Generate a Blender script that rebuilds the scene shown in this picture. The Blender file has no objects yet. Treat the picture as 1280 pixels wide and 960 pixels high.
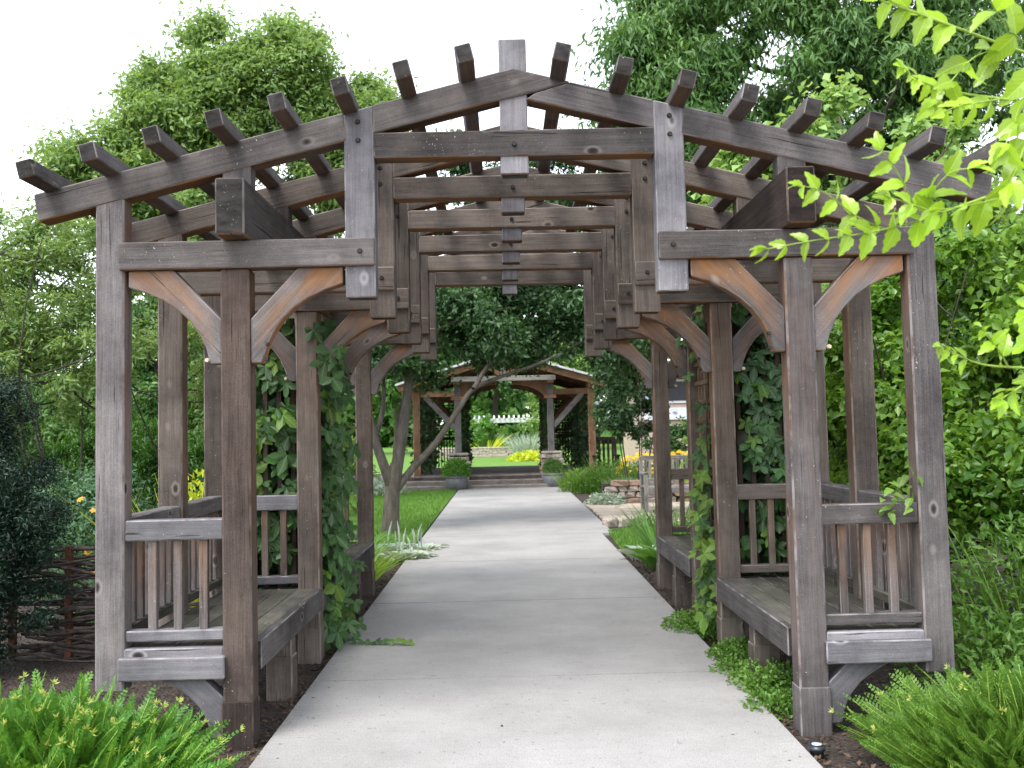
import bpy, bmesh, math, random, zlib
import numpy as np
from mathutils import Matrix, Vector

R = math.radians
random.seed(7)
rng = np.random.default_rng(11)
scene = bpy.context.scene
COL = scene.collection

# ------------------------------------------------------------------ camera
CX, CD, CH = -0.0779, 4.8892, 1.4425
YAW, PITCH, ROLL, SHIFT, F = -0.0089, 0.0619, -0.0227, -23.89, 1300.0
_f0 = Vector((-math.sin(YAW), math.cos(YAW), 0)); _r0 = Vector((math.cos(YAW), math.sin(YAW), 0)); _u0 = Vector((0, 0, 1))
FWD = _f0 * math.cos(PITCH) + _u0 * math.sin(PITCH)
_u1 = -_f0 * math.sin(PITCH) + _u0 * math.cos(PITCH)
RGT = _r0 * math.cos(ROLL) + _u1 * math.sin(ROLL)
UPV = -_r0 * math.sin(ROLL) + _u1 * math.cos(ROLL)
CAMP = Vector((CX, -CD, CH))
cd = bpy.data.cameras.new('camera'); cam = bpy.data.objects.new('camera', cd); COL.objects.link(cam)
cam.matrix_world = Matrix(((RGT.x, UPV.x, -FWD.x, CAMP.x), (RGT.y, UPV.y, -FWD.y, CAMP.y), (RGT.z, UPV.z, -FWD.z, CAMP.z), (0, 0, 0, 1)))
cd.sensor_width = 36; cd.lens = 36 * F / 1280; cd.shift_y = SHIFT / 1280
cd.dof.use_dof = True; cd.dof.focus_distance = 5.6; cd.dof.aperture_fstop = 6.3
cd.clip_start = .05; cd.clip_end = 2000
scene.camera = cam

def at(u, v, y):
    """photo pixel (1280x960) at world depth y -> world point"""
    r = FWD + RGT * ((u - 640) / F) + UPV * ((480 + SHIFT - v) / F)
    return CAMP + r * ((y + CD) / r.y)

# ------------------------------------------------------------------ world, sun, exposure
SUN_EL, SUN_AZ = 58, 215      # azimuth clockwise from +Y
w = bpy.data.worlds.new('World'); scene.world = w; w.use_nodes = True
nt = w.node_tree; nt.nodes.clear()
sky = nt.nodes.new('ShaderNodeTexSky'); sky.sky_type = 'NISHITA'; sky.sun_disc = False
sky.sun_elevation = R(SUN_EL); sky.sun_rotation = R(SUN_AZ); sky.air_density = 1.0; sky.dust_density = 1.0; sky.ozone_density = 1.0
hs = nt.nodes.new('ShaderNodeHueSaturation'); hs.inputs['Saturation'].default_value = .3
bg = nt.nodes.new('ShaderNodeBackground'); bg.inputs['Strength'].default_value = .15
wo = nt.nodes.new('ShaderNodeOutputWorld')
nt.links.new(sky.outputs[0], hs.inputs['Color']); nt.links.new(hs.outputs[0], bg.inputs[0]); nt.links.new(bg.outputs[0], wo.inputs[0])
sd = bpy.data.lights.new('sun', 'SUN'); sd.energy = 1.0; sd.angle = R(24); sd.color = (1, .97, .93)
sun = bpy.data.objects.new('sun', sd); COL.objects.link(sun)
_d = Vector((math.sin(R(SUN_AZ)) * math.cos(R(SUN_EL)), math.cos(R(SUN_AZ)) * math.cos(R(SUN_EL)), math.sin(R(SUN_EL))))
sun.rotation_euler = _d.to_track_quat('Z', 'Y').to_euler(); sun.location = (-3, -8, 12)
vs = scene.view_settings
vs.view_transform = 'Standard'; vs.look = 'None'; vs.gamma = 1; vs.use_curve_mapping = False
vs.exposure = 1.92
cy = scene.cycles
cy.max_bounces = 5; cy.diffuse_bounces = 3; cy.glossy_bounces = 2; cy.transmission_bounces = 3; cy.transparent_max_bounces = 4
cy.caustics_reflective = False; cy.caustics_refractive = False

# ------------------------------------------------------------------ material helpers
class NT:
    def __init__(s, name):
        s.m = bpy.data.materials.new(name); s.m.use_nodes = True
        s.t = s.m.node_tree; s.t.nodes.clear()
        s.out = s.n('OutputMaterial')
    def n(s, typ, **kw):
        nd = s.t.nodes.new('ShaderNode' + typ)
        for k, v in kw.items():
            if k[0] == '_': setattr(nd, k[1:], v)
            else: nd.inputs[k.replace('__', ' ')].default_value = v
        return nd
    def l(s, a, b): s.t.links.new(a, b)
    def ramp(s, fac, stops):
        r = s.n('ValToRGB'); e = r.color_ramp.elements
        while len(e) > 1: e.remove(e[0])
        for i, (p, c) in enumerate(stops):
            el = e[0] if i == 0 else e.new(p)
            el.position = p; el.color = (*c, 1) if len(c) == 3 else c
        s.l(fac, r.inputs[0]); return r.outputs[0]
    def mix(s, fac, a, b, mode='MIX'):
        m = s.n('Mix', _data_type='RGBA', _blend_type=mode)
        for sock, v in ((m.inputs[0], fac), (m.inputs[6], a), (m.inputs[7], b)):
            if hasattr(v, 'is_linked'): s.l(v, sock)
            elif isinstance(v, (int, float)): sock.default_value = v
            else: sock.default_value = (*v, 1)
        return m.outputs[2]
    def math(s, op, a, b=0, clamp=False):
        m = s.n('Math', _operation=op, _use_clamp=clamp)
        for i, v in enumerate((a, b)):
            if hasattr(v, 'is_linked'): s.l(v, m.inputs[i])
            else: m.inputs[i].default_value = v
        return m.outputs[0]
    def noise(s, vec, scale, detail=4, rough=.6):
        n = s.n('TexNoise', Scale=scale, Detail=detail, Roughness=rough)
        if vec is not None: s.l(vec, n.inputs['Vector'])
        return n.outputs[0]
    def mapping(s, vec, scale):
        m = s.n('Mapping'); m.inputs['Scale'].default_value = scale; s.l(vec, m.inputs['Vector']); return m.outputs[0]

def wood_mat(name, dark, light, fresh=(.30, .145, .06), fresh_amt=1.0, knots=True, green=0.0, rough=.8):
    k = NT(name)
    tc = k.n('TexCoord'); oi = k.n('ObjectInfo')
    off = k.n('VectorMath', _operation='ADD'); k.l(tc.outputs['Object'], off.inputs[0])
    sc = k.n('VectorMath', _operation='SCALE'); sc.inputs[0].default_value = (13.7, 7.1, 9.3)
    rs = k.math('MULTIPLY', oi.outputs['Random'], 9.0); k.l(rs, sc.inputs['Scale']); k.l(sc.outputs[0], off.inputs[1])
    v = off.outputs[0]
    # wavy grain
    wob = k.noise(k.mapping(v, (1.3, 5, 5)), 1.0, 2)
    vv = k.n('VectorMath', _operation='ADD'); k.l(v, vv.inputs[0])
    cx = k.n('CombineXYZ'); ww = k.math('MULTIPLY', wob, .025); k.l(ww, cx.inputs[1]); k.l(ww, cx.inputs[2]); k.l(cx.outputs[0], vv.inputs[1])
    g = k.noise(k.mapping(vv.outputs[0], (1.9, 60, 60)), 1.0, 4, .65)
    g2 = k.noise(k.mapping(vv.outputs[0], (4.5, 210, 210)), 1.0, 2, .6)
    big = k.noise(k.mapping(v, (1.1, 5, 5)), 1.0, 4, .6)
    gg = k.math('ADD', k.math('MULTIPLY', g, .55), k.math('MULTIPLY', g2, .45))
    fine = k.noise(v, 170, 2, .6)
    gg = k.math('ADD', k.math('MULTIPLY', gg, .5), k.math('ADD', k.math('MULTIPLY', big, .28), k.math('MULTIPLY', fine, .22)))
    col = k.ramp(gg, [(.28, tuple(c * .7 for c in dark)), (.40, tuple(c * 1.12 for c in dark)), (.62, tuple(c * .97 for c in light)), (.80, tuple(min(1, c * 1.2) for c in light))])
    # brown patches where the silver has worn off
    br = k.ramp(k.noise(k.mapping(v, (.9, 3, 3)), 1.3, 5, .65), [(.54, (0, 0, 0)), (.72, (.4, .4, .4))])
    col = k.mix(br, col, k.mix(g, (.045, .034, .028), (.14, .108, .085)))
    stn = k.ramp(k.noise(k.mapping(v, (2.6, 2.2, 2.2)), 1.0, 4, .65), [(.32, (.58, .58, .6)), (.52, (1, 1, 1)), (.74, (1.3, 1.3, 1.3))])
    col = k.mix(1, col, stn, 'MULTIPLY')
    # per-timber tone
    tone = k.math('ADD', k.math('MULTIPLY', oi.outputs['Random'], .62), .70)
    hsv = k.n('HueSaturation'); k.l(tone, hsv.inputs['Value']); k.l(col, hsv.inputs['Color']); col = hsv.outputs[0]
    # unweathered wood on protected faces
    fa = k.n('Attribute', _attribute_name='fresh')
    fn = k.ramp(k.noise(k.mapping(v, (2.2, 11, 11)), 1.0, 4, .6), [(.34, (.12, .12, .12)), (.62, (1, 1, 1))])
    ff = k.math('MULTIPLY', k.math('MULTIPLY', fa.outputs['Fac'], fn), fresh_amt, True)
    fc = k.mix(g, tuple(c * .45 for c in fresh), fresh)
    col = k.mix(ff, col, fc)
    if knots:
        vo = k.n('TexVoronoi', Scale=1.0, Randomness=1.0); k.l(k.mapping(vv.outputs[0], (4.0, 6.5, 6.5)), vo.inputs['Vector'])
        sc_ = k.n('SeparateColor'); k.l(vo.outputs['Color'], sc_.inputs[0])
        has = k.math('GREATER_THAN', sc_.outputs[0], .55)
        ring = k.ramp(vo.outputs['Distance'], [(.0, (0, 0, 0)), (.10, (0, 0, 0)), (.14, (.6, .6, .6)), (.20, (0, 0, 0))])
        kf = k.ramp(vo.outputs['Distance'], [(.0, (1, 1, 1)), (.07, (.85, .85, .85)), (.115, (0, 0, 0))])
        col = k.mix(k.math('MULTIPLY', ring, has), col, tuple(min(1, c * 1.5) for c in light))
        col = k.mix(k.math('MULTIPLY', kf, has), col, (.02, .015, .013))
    # drying cracks
    crn = k.noise(k.mapping(vv.outputs[0], (1.5, 75, 75)), 1.0, 2, .5)
    cr = k.ramp(crn, [(.685, (0, 0, 0)), (.71, (1, 1, 1))])
    col = k.mix(k.math('MULTIPLY', cr, .8), col, (.018, .015, .014))
    # dark weathered end grain
    sx = k.n('SeparateXYZ'); k.l(tc.outputs['Normal'], sx.inputs[0])
    ay_ = k.math('ABSOLUTE', sx.outputs[1])
    edge = k.math('MULTIPLY', k.math('GREATER_THAN', ay_, .3), k.math('LESS_THAN', ay_, .92))
    en = k.ramp(k.noise(k.mapping(v, (7, 7, 7)), 1.0, 3, .6), [(.4, (0, 0, 0)), (.6, (.7, .7, .7))])
    col = k.mix(k.math('MULTIPLY', edge, en), col, tuple(min(1, c * 1.55) for c in light))
    eg = k.math('GREATER_THAN', k.math('ABSOLUTE', sx.outputs[0]), .85)
    egn = k.noise(k.mapping(v, (1, 9, 26)), 1.0, 4, .6)
    col = k.mix(k.math('MULTIPLY', eg, .92), col, k.ramp(egn, [(.35, tuple(c * .28 for c in dark)), (.65, tuple(c * .95 for c in dark))]))
    # pale lichen / droppings
    sp = k.ramp(k.noise(v, 95, 2, .5), [(.70, (0, 0, 0)), (.745, (1, 1, 1))])
    sm = k.ramp(k.noise(k.mapping(v, (1.5, 4, 4)), 1.0, 2), [(.50, (0, 0, 0)), (.62, (1, 1, 1))])
    col = k.mix(k.math('MULTIPLY', k.math('MULTIPLY', sp, sm), .75), col, (.5, .48, .44))
    if green:
        gm = k.ramp(k.noise(v, 3.5, 5, .65), [(.40, (0, 0, 0)), (.62, (1, 1, 1))])
        col = k.mix(k.math('MULTIPLY', gm, green), col, (.14, .15, .07))
    p = k.n('BsdfPrincipled', Roughness=.92); p.inputs['Specular IOR Level'].default_value = .12
    k.l(col, p.inputs['Base Color'])
    bh = k.math('SUBTRACT', gg, k.math('MULTIPLY', cr, .5))
    b = k.n('Bump', Strength=.55, Distance=.006); k.l(bh, b.inputs['Height']); k.l(b.outputs[0], p.inputs['Normal'])
    k.l(p.outputs[0], k.out.inputs[0])
    return k.m

def leaf_mat(name, c1, c2, trans=.35, rough=.45, spec=.4, tcol=None, vein=0):
    k = NT(name)
    geo = k.n('NewGeometry')
    n = k.noise(geo.outputs['Position'], .9, 3)
    f = k.math('ADD', k.math('MULTIPLY', geo.outputs['Random Per Island'], .75), k.math('MULTIPLY', k.math('SUBTRACT', n, .5), 1.7), True)
    col = k.mix(f, c1, c2)
    if vein:
        oc = k.n('TexCoord'); sp = k.n('SeparateXYZ'); k.l(oc.outputs['Object'], sp.inputs[0])
        ay = k.math('ABSOLUTE', sp.outputs[1])
        mid = k.math('LESS_THAN', ay, .014)
        sv = k.math('LESS_THAN', k.math('FRACT', k.math('MULTIPLY', k.math('SUBTRACT', sp.outputs[0], k.math('MULTIPLY', ay, 1.1)), vein)), .12)
        oi = k.n('ObjectInfo'); hv = k.n('HueSaturation'); k.l(k.math('ADD', k.math('MULTIPLY', oi.outputs['Random'], .75), .5), hv.inputs['Value']); k.l(col, hv.inputs['Color'])
        col = k.mix(k.math('MULTIPLY', k.math('MAXIMUM', mid, k.math('MULTIPLY', sv, .6)), .4), hv.outputs[0], tuple(min(1, c * 1.5 + .05) for c in c2))
    p = k.n('BsdfPrincipled', Roughness=rough); p.inputs['Specular IOR Level'].default_value = spec
    k.l(col, p.inputs['Base Color'])
    t = k.n('BsdfTranslucent')
    tc = k.mix(.5, col, tcol if tcol else tuple(min(1, a * b) for a, b in zip(c2, (1.7, 1.6, .7))))
    k.l(tc, t.inputs['Color'])
    mx = k.n('MixShader', Fac=trans); k.l(p.outputs[0], mx.inputs[1]); k.l(t.outputs[0], mx.inputs[2]); k.l(mx.outputs[0], k.out.inputs[0])
    return k.m

def plain_mat(name, c1, c2, scale=8, rough=.8, bump=.3, dist=.01, stretch=(1, 1, 1), spec=.3, metal=0, coord='Object'):
    k = NT(name); tc = k.n('TexCoord')
    v = k.mapping(tc.outputs[coord], stretch)
    n = k.noise(v, scale, 6, .65); n2 = k.noise(v, scale * 7, 3, .6)
    f = k.math('ADD', k.math('MULTIPLY', n, .7), k.math('MULTIPLY', n2, .3))
    col = k.ramp(f, [(.36, c1), (.64, c2)])
    p = k.n('BsdfPrincipled', Roughness=rough, Metallic=metal); p.inputs['Specular IOR Level'].default_value = spec
    oi = k.n('ObjectInfo'); hsv = k.n('HueSaturation'); k.l(k.math('ADD', k.math('MULTIPLY', oi.outputs['Random'], .3), .85), hsv.inputs['Value']); k.l(col, hsv.inputs['Color'])
    k.l(hsv.outputs[0], p.inputs['Base Color'])
    b = k.n('Bump', Strength=bump, Distance=dist); k.l(f, b.inputs['Height']); k.l(b.outputs[0], p.inputs['Normal'])
    k.l(p.outputs[0], k.out.inputs[0]); return k.m

M = {}
M['wood'] = wood_mat('weathered_timber', (0.0584, 0.0526, 0.0520), (0.1659, 0.1499, 0.1470))
M['wood_dark'] = wood_mat('dark_timber', (0.0457, 0.0410, 0.0391), (0.1234, 0.1099, 0.1045))
M['wood_pale'] = wood_mat('silvered_timber', (0.0999, 0.0954, 0.0999), (0.2187, 0.2088, 0.2196))
M['wood_warm'] = wood_mat('brown_timber', (0.0292, 0.0218, 0.0197), (0.0963, 0.0739, 0.0640), fresh=(.2, .11, .06))
M['wood_brace'] = wood_mat('brace_timber', (.075, .068, .065), (.178, .166, .162), fresh=(.42, .19, .07), fresh_amt=1.25)
M['wood_inner'] = wood_mat('sheltered_timber', (0.0645, 0.0525, 0.0449), (0.1716, 0.1442, 0.1244), fresh=(.36, .17, .07))
M['wood_seat'] = wood_mat('mossy_plank', (0.0478, 0.0450, 0.0387), (0.1242, 0.1170, 0.1012), green=.14)
M['wood_cedar'] = wood_mat('cedar_brown', (.13, .07, .042), (.36, .21, .125), fresh=(.5, .22, .08))
M['wood_deck'] = wood_mat('deck_timber', (.12, .10, .09), (.24, .21, .19), knots=False)
M['wood_bench'] = wood_mat('silver_teak', (.22, .20, .18), (.42, .40, .37), knots=False)
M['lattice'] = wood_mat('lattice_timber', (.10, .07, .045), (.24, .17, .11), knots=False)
M['dark_lattice'] = wood_mat('dark_lattice', (.03, .022, .018), (.08, .055, .04), knots=False)  # dimness of the pavilion interior put into the slat colour
M['bolt'] = plain_mat('rusty_bolt', (.02, .018, .018), (.06, .05, .045), 60, .6, .3, .002, metal=.6)
M['dowel'] = plain_mat('pale_dowel', (.4, .3, .2), (.6, .5, .38), 40)
M['bark'] = plain_mat('grey_bark', (.05, .044, .036), (.14, .122, .1), 14, .9, .8, .02, (1, 1, .25))
M['bark_dark'] = plain_mat('dark_bark', (.03, .025, .02), (.09, .075, .06), 14, .9, .8, .02, (1, 1, .25))
M['twig'] = plain_mat('dead_twig', (.03, .022, .02), (.15, .118, .105), 20, .9, .5, .006)
M['stake'] = plain_mat('red_stake', (.10, .04, .025), (.26, .11, .07), 10, .85, .5, .006, (1, 1, .2))
M['stone'] = plain_mat('field_stone', (.17, .145, .12), (.46, .40, .34), 5, .85, .6, .02)
M['stone_brown'] = plain_mat('brown_stone', (.15, .10, .07), (.36, .25, .18), 6, .85, .6, .02)
M['mortar'] = plain_mat('dark_joint', (.03, .027, .024), (.07, .06, .05), 12, .95)
M['flag'] = plain_mat('flagstone', (.38, .29, .22), (.62, .52, .42), 3, .85, .4, .01)
M['pot'] = plain_mat('grey_clay_pot', (.10, .10, .105), (.2, .2, .21), 6, .6, .2, .01)
M['metal_roof'] = plain_mat('silver_roof', (.45, .46, .48), (.6, .61, .63), 4, .45, .1, .01, spec=.5)
M['soil'] = plain_mat('pot_soil', (.02, .015, .01), (.05, .035, .025), 30, .95)
M['white'] = plain_mat('white_paint', (.68, .69, .7), (.8, .81, .82), 4, .6, .05)
M['siding'] = plain_mat('tan_siding', (.42, .31, .25), (.58, .45, .38), 3, .85, .2, .01, (1, 1, 6))
M['black'] = plain_mat('black_lamp', (.012, .014, .02), (.03, .035, .045), 12, .35, .05, spec=.6)
M['lens'] = plain_mat('lamp_lens', (.35, .45, .6), (.55, .65, .8), 12, .2, .0, spec=.6)

def ground_mat():
    k = NT('bark_mulch'); tc = k.n('TexCoord'); v = tc.outputs['Object']
    n = k.noise(v, 9, 8, .75); vo = k.n('TexVoronoi', Scale=46); k.l(v, vo.inputs['Vector'])
    col = k.ramp(n, [(.3, (.022, .015, .011)), (.5, (.06, .042, .032)), (.72, (.13, .095, .072))])
    c2 = k.mix(.5, col, vo.outputs['Color'], 'MULTIPLY'); col = k.mix(.55, col, c2)
    p = k.n('BsdfPrincipled', Roughness=.95); k.l(col, p.inputs['Base Color'])
    b = k.n('Bump', Strength=1, Distance=.03); k.l(k.math('ADD', n, vo.outputs['Distance']), b.inputs['Height']); k.l(b.outputs[0], p.inputs['Normal'])
    k.l(p.outputs[0], k.out.inputs[0]); return k.m
M['ground'] = ground_mat()

def concrete_mat():
    k = NT('broomed_concrete'); tc = k.n('TexCoord'); oi = k.n('ObjectInfo'); geo = k.n('NewGeometry'); v = geo.outputs['Position']
    n = k.noise(v, 1.1, 6, .65); n2 = k.noise(v, 210, 2, .6); n3 = k.noise(k.mapping(v, (4, 120, 1)), 1.0, 3, .6)
    col = k.ramp(n, [(.30, (.262, .252, .242)), (.50, (.32, .309, .297)), (.70, (.37, .358, .345))])
    f2 = k.ramp(n2, [(.34, (.62, .62, .62)), (.58, (1.1, 1.1, 1.1))]); col = k.mix(1, col, f2, 'MULTIPLY')
    f3 = k.ramp(n3, [(.3, (.93, .93, .93)), (.65, (1.03, 1.03, 1.03))]); col = k.mix(1, col, f3, 'MULTIPLY')
    st = k.ramp(k.noise(k.mapping(v, (.8, 2.4, 1)), 1.3, 5, .7), [(.56, (0, 0, 0)), (.72, (1, 1, 1))])
    col = k.mix(k.math('MULTIPLY', st, .2), col, (.19, .183, .175))
    sp = k.ramp(k.noise(v, 26, 1, .4), [(.715, (0, 0, 0)), (.73, (1, 1, 1))]); col = k.mix(k.math('MULTIPLY', sp, .6), col, (.16, .15, .14))
    hsv = k.n('HueSaturation'); k.l(k.math('ADD', k.math('MULTIPLY', oi.outputs['Random'], .1), .95), hsv.inputs['Value']); k.l(col, hsv.inputs['Color'])
    p = k.n('BsdfPrincipled', Roughness=.85); p.inputs['Specular IOR Level'].default_value = .3; k.l(hsv.outputs[0], p.inputs['Base Color'])
    b = k.n('Bump', Strength=.35, Distance=.003); k.l(k.math('ADD', n2, n3), b.inputs['Height']); k.l(b.outputs[0], p.inputs['Normal'])
    k.l(p.outputs[0], k.out.inputs[0]); return k.m
M['concrete'] = concrete_mat()
M['lawn'] = plain_mat('lawn_turf', (.07, .15, .02), (.14, .27, .04), 3, .9, .6, .03)
M['grass'] = leaf_mat('grass_blade', (.07, .17, .02), (.17, .32, .05), .3, .6)
M['lf_light'] = leaf_mat('leaf_light_green', (.10, .195, .05), (.28, .41, .13), .42)
M['lf_willow'] = leaf_mat('leaf_willow', (.10, .19, .06), (.29, .41, .13), .4)
M['lf_dark'] = leaf_mat('leaf_dark_green', (.035, .098, .026), (.10, .21, .055), .28)
M['lf_ash'] = leaf_mat('leaf_ash', (.045, .125, .03), (.15, .28, .065), .3)
M['lf_lime'] = leaf_mat('leaf_pale_lime', (.15, .29, .07), (.33, .48, .17), .4)
M['lf_lilac'] = leaf_mat('leaf_lilac', (.05, .145, .016), (.25, .42, .065), .4, .35, .5)
M['lf_crab'] = leaf_mat('leaf_crabapple', (.022, .062, .024), (.085, .17, .055), .3)
M['lf_yew'] = leaf_mat('needle_dark_yew', (.008, .026, .016), (.03, .07, .04), .12)
M['lf_arbor'] = leaf_mat('needle_arborvitae', (.025, .09, .012), (.09, .22, .03), .25)
M['lf_blue'] = leaf_mat('leaf_blue_green', (.05, .13, .06), (.14, .26, .13), .3)
M['lf_bush'] = leaf_mat('needle_bright', (.05, .165, .018), (.16, .34, .045), .35, .5)
M['lf_bush2'] = leaf_mat('needle_mid', (.04, .12, .015), (.14, .27, .04), .35, .5)
M['lf_tip'] = leaf_mat('needle_tip', (.38, .46, .10), (.55, .6, .2), .4)
M['lf_fore'] = leaf_mat('leaf_foreground', (.22, .42, .015), (.40, .60, .04), .45, .3, .6, tcol=(.5, .7, .06), vein=8)
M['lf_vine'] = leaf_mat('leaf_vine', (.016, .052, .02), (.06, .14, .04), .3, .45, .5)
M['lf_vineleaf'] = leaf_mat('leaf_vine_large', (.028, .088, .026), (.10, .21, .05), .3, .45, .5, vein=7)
M['lf_vine2'] = leaf_mat('leaf_vine_young', (.09, .20, .03), (.22, .34, .06), .4, .45, vein=7)
M['lf_ground'] = leaf_mat('leaf_groundcover', (.06, .15, .02), (.18, .33, .06), .3)
M['lf_silver'] = leaf_mat('leaf_silver', (.28, .36, .29), (.5, .56, .48), .2, .8, .2)
M['lf_lavender'] = leaf_mat('leaf_lavender', (.13, .2, .1), (.27, .36, .2), .25)
M['lf_hosta'] = leaf_mat('leaf_hosta', (.07, .20, .03), (.17, .34, .06), .3, .4)
M['lf_yellow'] = leaf_mat('leaf_gold', (.38, .48, .03), (.6, .66, .06), .4)
M['lf_daylily'] = leaf_mat('leaf_daylily', (.16, .30, .03), (.34, .48, .07), .4)
M['lf_iris'] = leaf_mat('leaf_iris', (.08, .20, .04), (.2, .36, .09), .3)
M['stem_green'] = plain_mat('green_stem', (.20, .32, .04), (.34, .46, .09), 12, .5)
M['fl_yellow'] = leaf_mat('petal_yellow', (.75, .45, .01), (.85, .6, .03), .2)
M['fl_orange'] = leaf_mat('petal_orange', (.75, .28, .01), (.85, .42, .03), .2)
M['fl_lilac'] = leaf_mat('petal_lilac', (.45, .42, .7), (.65, .62, .85), .3)
M['chip'] = leaf_mat('bark_chip', (.03, .02, .014), (.16, .105, .075), .0, .9, .1)

# ------------------------------------------------------------------ object helpers
WM = {}          # object -> world matrix
def link(o, parent=None, world=None):
    COL.objects.link(o)
    world = world if world is not None else Matrix.Identity(4)
    WM[o] = world
    if parent is not None:
        o.parent = parent; o.matrix_basis = WM[parent].inverted() @ world
    else:
        o.matrix_basis = world
    return o
def tag(o, label=None, cat=None, group=None, kind=None):
    if label: o['label'] = label
    if cat: o['category'] = cat
    if group: o['group'] = group
    if kind: o['kind'] = kind
    return o
def thing(name, loc, label, cat, group=None):
    o = bpy.data.objects.new(name, None); o.empty_display_size = .1
    link(o, None, Matrix.Translation(Vector(loc)))
    return tag(o, label, cat, group)
def frame(origin, xa, za_hint=(0, 0, 1)):
    xa = Vector(xa).normalized(); h = Vector(za_hint)
    if abs(xa.dot(h)) > .95: h = Vector((0, 1, 0))
    ya = h.cross(xa).normalized(); za = xa.cross(ya)
    o = Vector(origin)
    return Matrix(((xa.x, ya.x, za.x, o.x), (xa.y, ya.y, za.y, o.y), (xa.z, ya.z, za.z, o.z), (0, 0, 0, 1)))

def fin(name, bm, mat, parent, W, fresh=None, smooth=False):
    """bm in local coords; fresh(world point, world normal) -> 0..1 on face corners"""
    me = bpy.data.meshes.new(name)
    bmesh.ops.recalc_face_normals(bm, faces=bm.faces)
    bm.to_mesh(me); bm.free()
    if fresh is not None:
        a = me.attributes.new('fresh', 'FLOAT', 'CORNER'); R3 = W.to_3x3()
        for p in me.polygons:
            n = R3 @ p.normal
            for li in p.loop_indices:
                a.data[li].value = fresh(W @ me.vertices[me.loops[li].vertex_index].co, n)
    if smooth: me.shade_smooth()
    me.materials.append(mat)
    o = bpy.data.objects.new(name, me)
    return link(o, parent, W)

def under(p, n): return 1.0 if n.z < -.6 else 0.0

def timber(name, parent, lo, hi, axis, mat, bevel=.006, fresh=under, jit=.0, segs=1):
    """axis-aligned timber; local X runs along `axis`"""
    lo = Vector(lo); hi = Vector(hi); c = (lo + hi) / 2; d = hi - lo
    W = frame(c, {'x': (1, 0, 0), 'y': (0, 1, 0), 'z': (0, 0, 1)}[axis])
    if jit: W = W @ Matrix.Rotation(random.uniform(-jit, jit), 4, 'X') @ Matrix.Rotation(random.uniform(-jit, jit) * .3, 4, 'Y') @ Matrix.Rotation(random.uniform(-jit, jit) * .3, 4, 'Z')
    R3 = W.to_3x3().inverted()
    F0 = frame(c, {'x': (1, 0, 0), 'y': (0, 1, 0), 'z': (0, 0, 1)}[axis]).to_3x3().inverted()
    s = F0 @ d; s = Vector((abs(s.x), abs(s.y), abs(s.z)))
    bm = bmesh.new(); bmesh.ops.create_cube(bm, size=1)
    for v in bm.verts: v.co = Vector((v.co.x * s.x, v.co.y * s.y, v.co.z * s.z))
    if bevel: bmesh.ops.bevel(bm, geom=bm.edges[:], offset=bevel, segments=segs, affect='EDGES', profile=.5)
    return fin(name, bm, mat, parent, W, fresh)

def prism(name, parent, poly, y0, y1, d, mat, bevel=.006, fresh=under):
    """polygon in the xz plane extruded y0..y1; local X along (dx,dz)=d"""
    cx = sum(p[0] for p in poly) / len(poly); cz = sum(p[1] for p in poly) / len(poly)
    W = frame((cx, (y0 + y1) / 2, cz), (d[0], 0, d[1]), (0, 0, 1) if abs(d[0]) > .2 else (1, 0, 0))
    I = W.inverted(); bm = bmesh.new()
    A = [bm.verts.new(I @ Vector((x, y0, z))) for x, z in poly]; B = [bm.verts.new(I @ Vector((x, y1, z))) for x, z in poly]
    n = len(poly)
    bm.faces.new(A); bm.faces.new(B[::-1])
    for i in range(n): bm.faces.new((A[i], B[i], B[(i + 1) % n], A[(i + 1) % n]))
    bmesh.ops.recalc_face_normals(bm, faces=bm.faces)
    if bevel:
        es = [e for e in bm.edges if len(e.link_faces) == 2 and e.calc_face_angle(0) > .6]
        bmesh.ops.bevel(bm, geom=es, offset=bevel, segments=1, affect='EDGES', profile=.5)
    return fin(name, bm, mat, parent, W, fresh)

def beam(name, parent, p0, p1, wy, wz, mat, bevel=.005, up=(0, 0, 1), fresh=under):
    p0 = Vector(p0); p1 = Vector(p1); L = (p1 - p0).length
    W = frame((p0 + p1) / 2, p1 - p0, up); bm = bmesh.new(); bmesh.ops.create_cube(bm, size=1)
    for v in bm.verts: v.co = Vector((v.co.x * L, v.co.y * wy, v.co.z * wz))
    if bevel: bmesh.ops.bevel(bm, geom=bm.edges[:], offset=bevel, segments=1, affect='EDGES', profile=.5)
    return fin(name, bm, mat, parent, W, fresh)

def bolt(parent, x, y, z, r=.0135, mat=None, name='bolt'):
    bm = bmesh.new(); bmesh.ops.create_cone(bm, cap_ends=True, segments=8, radius1=r, radius2=r * .75, depth=.014)
    W = Matrix.Translation((x, y - .005, z)) @ Matrix.Rotation(R(90), 4, 'X')
    return fin(name, bm, mat or M['bolt'], parent, W)

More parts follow.
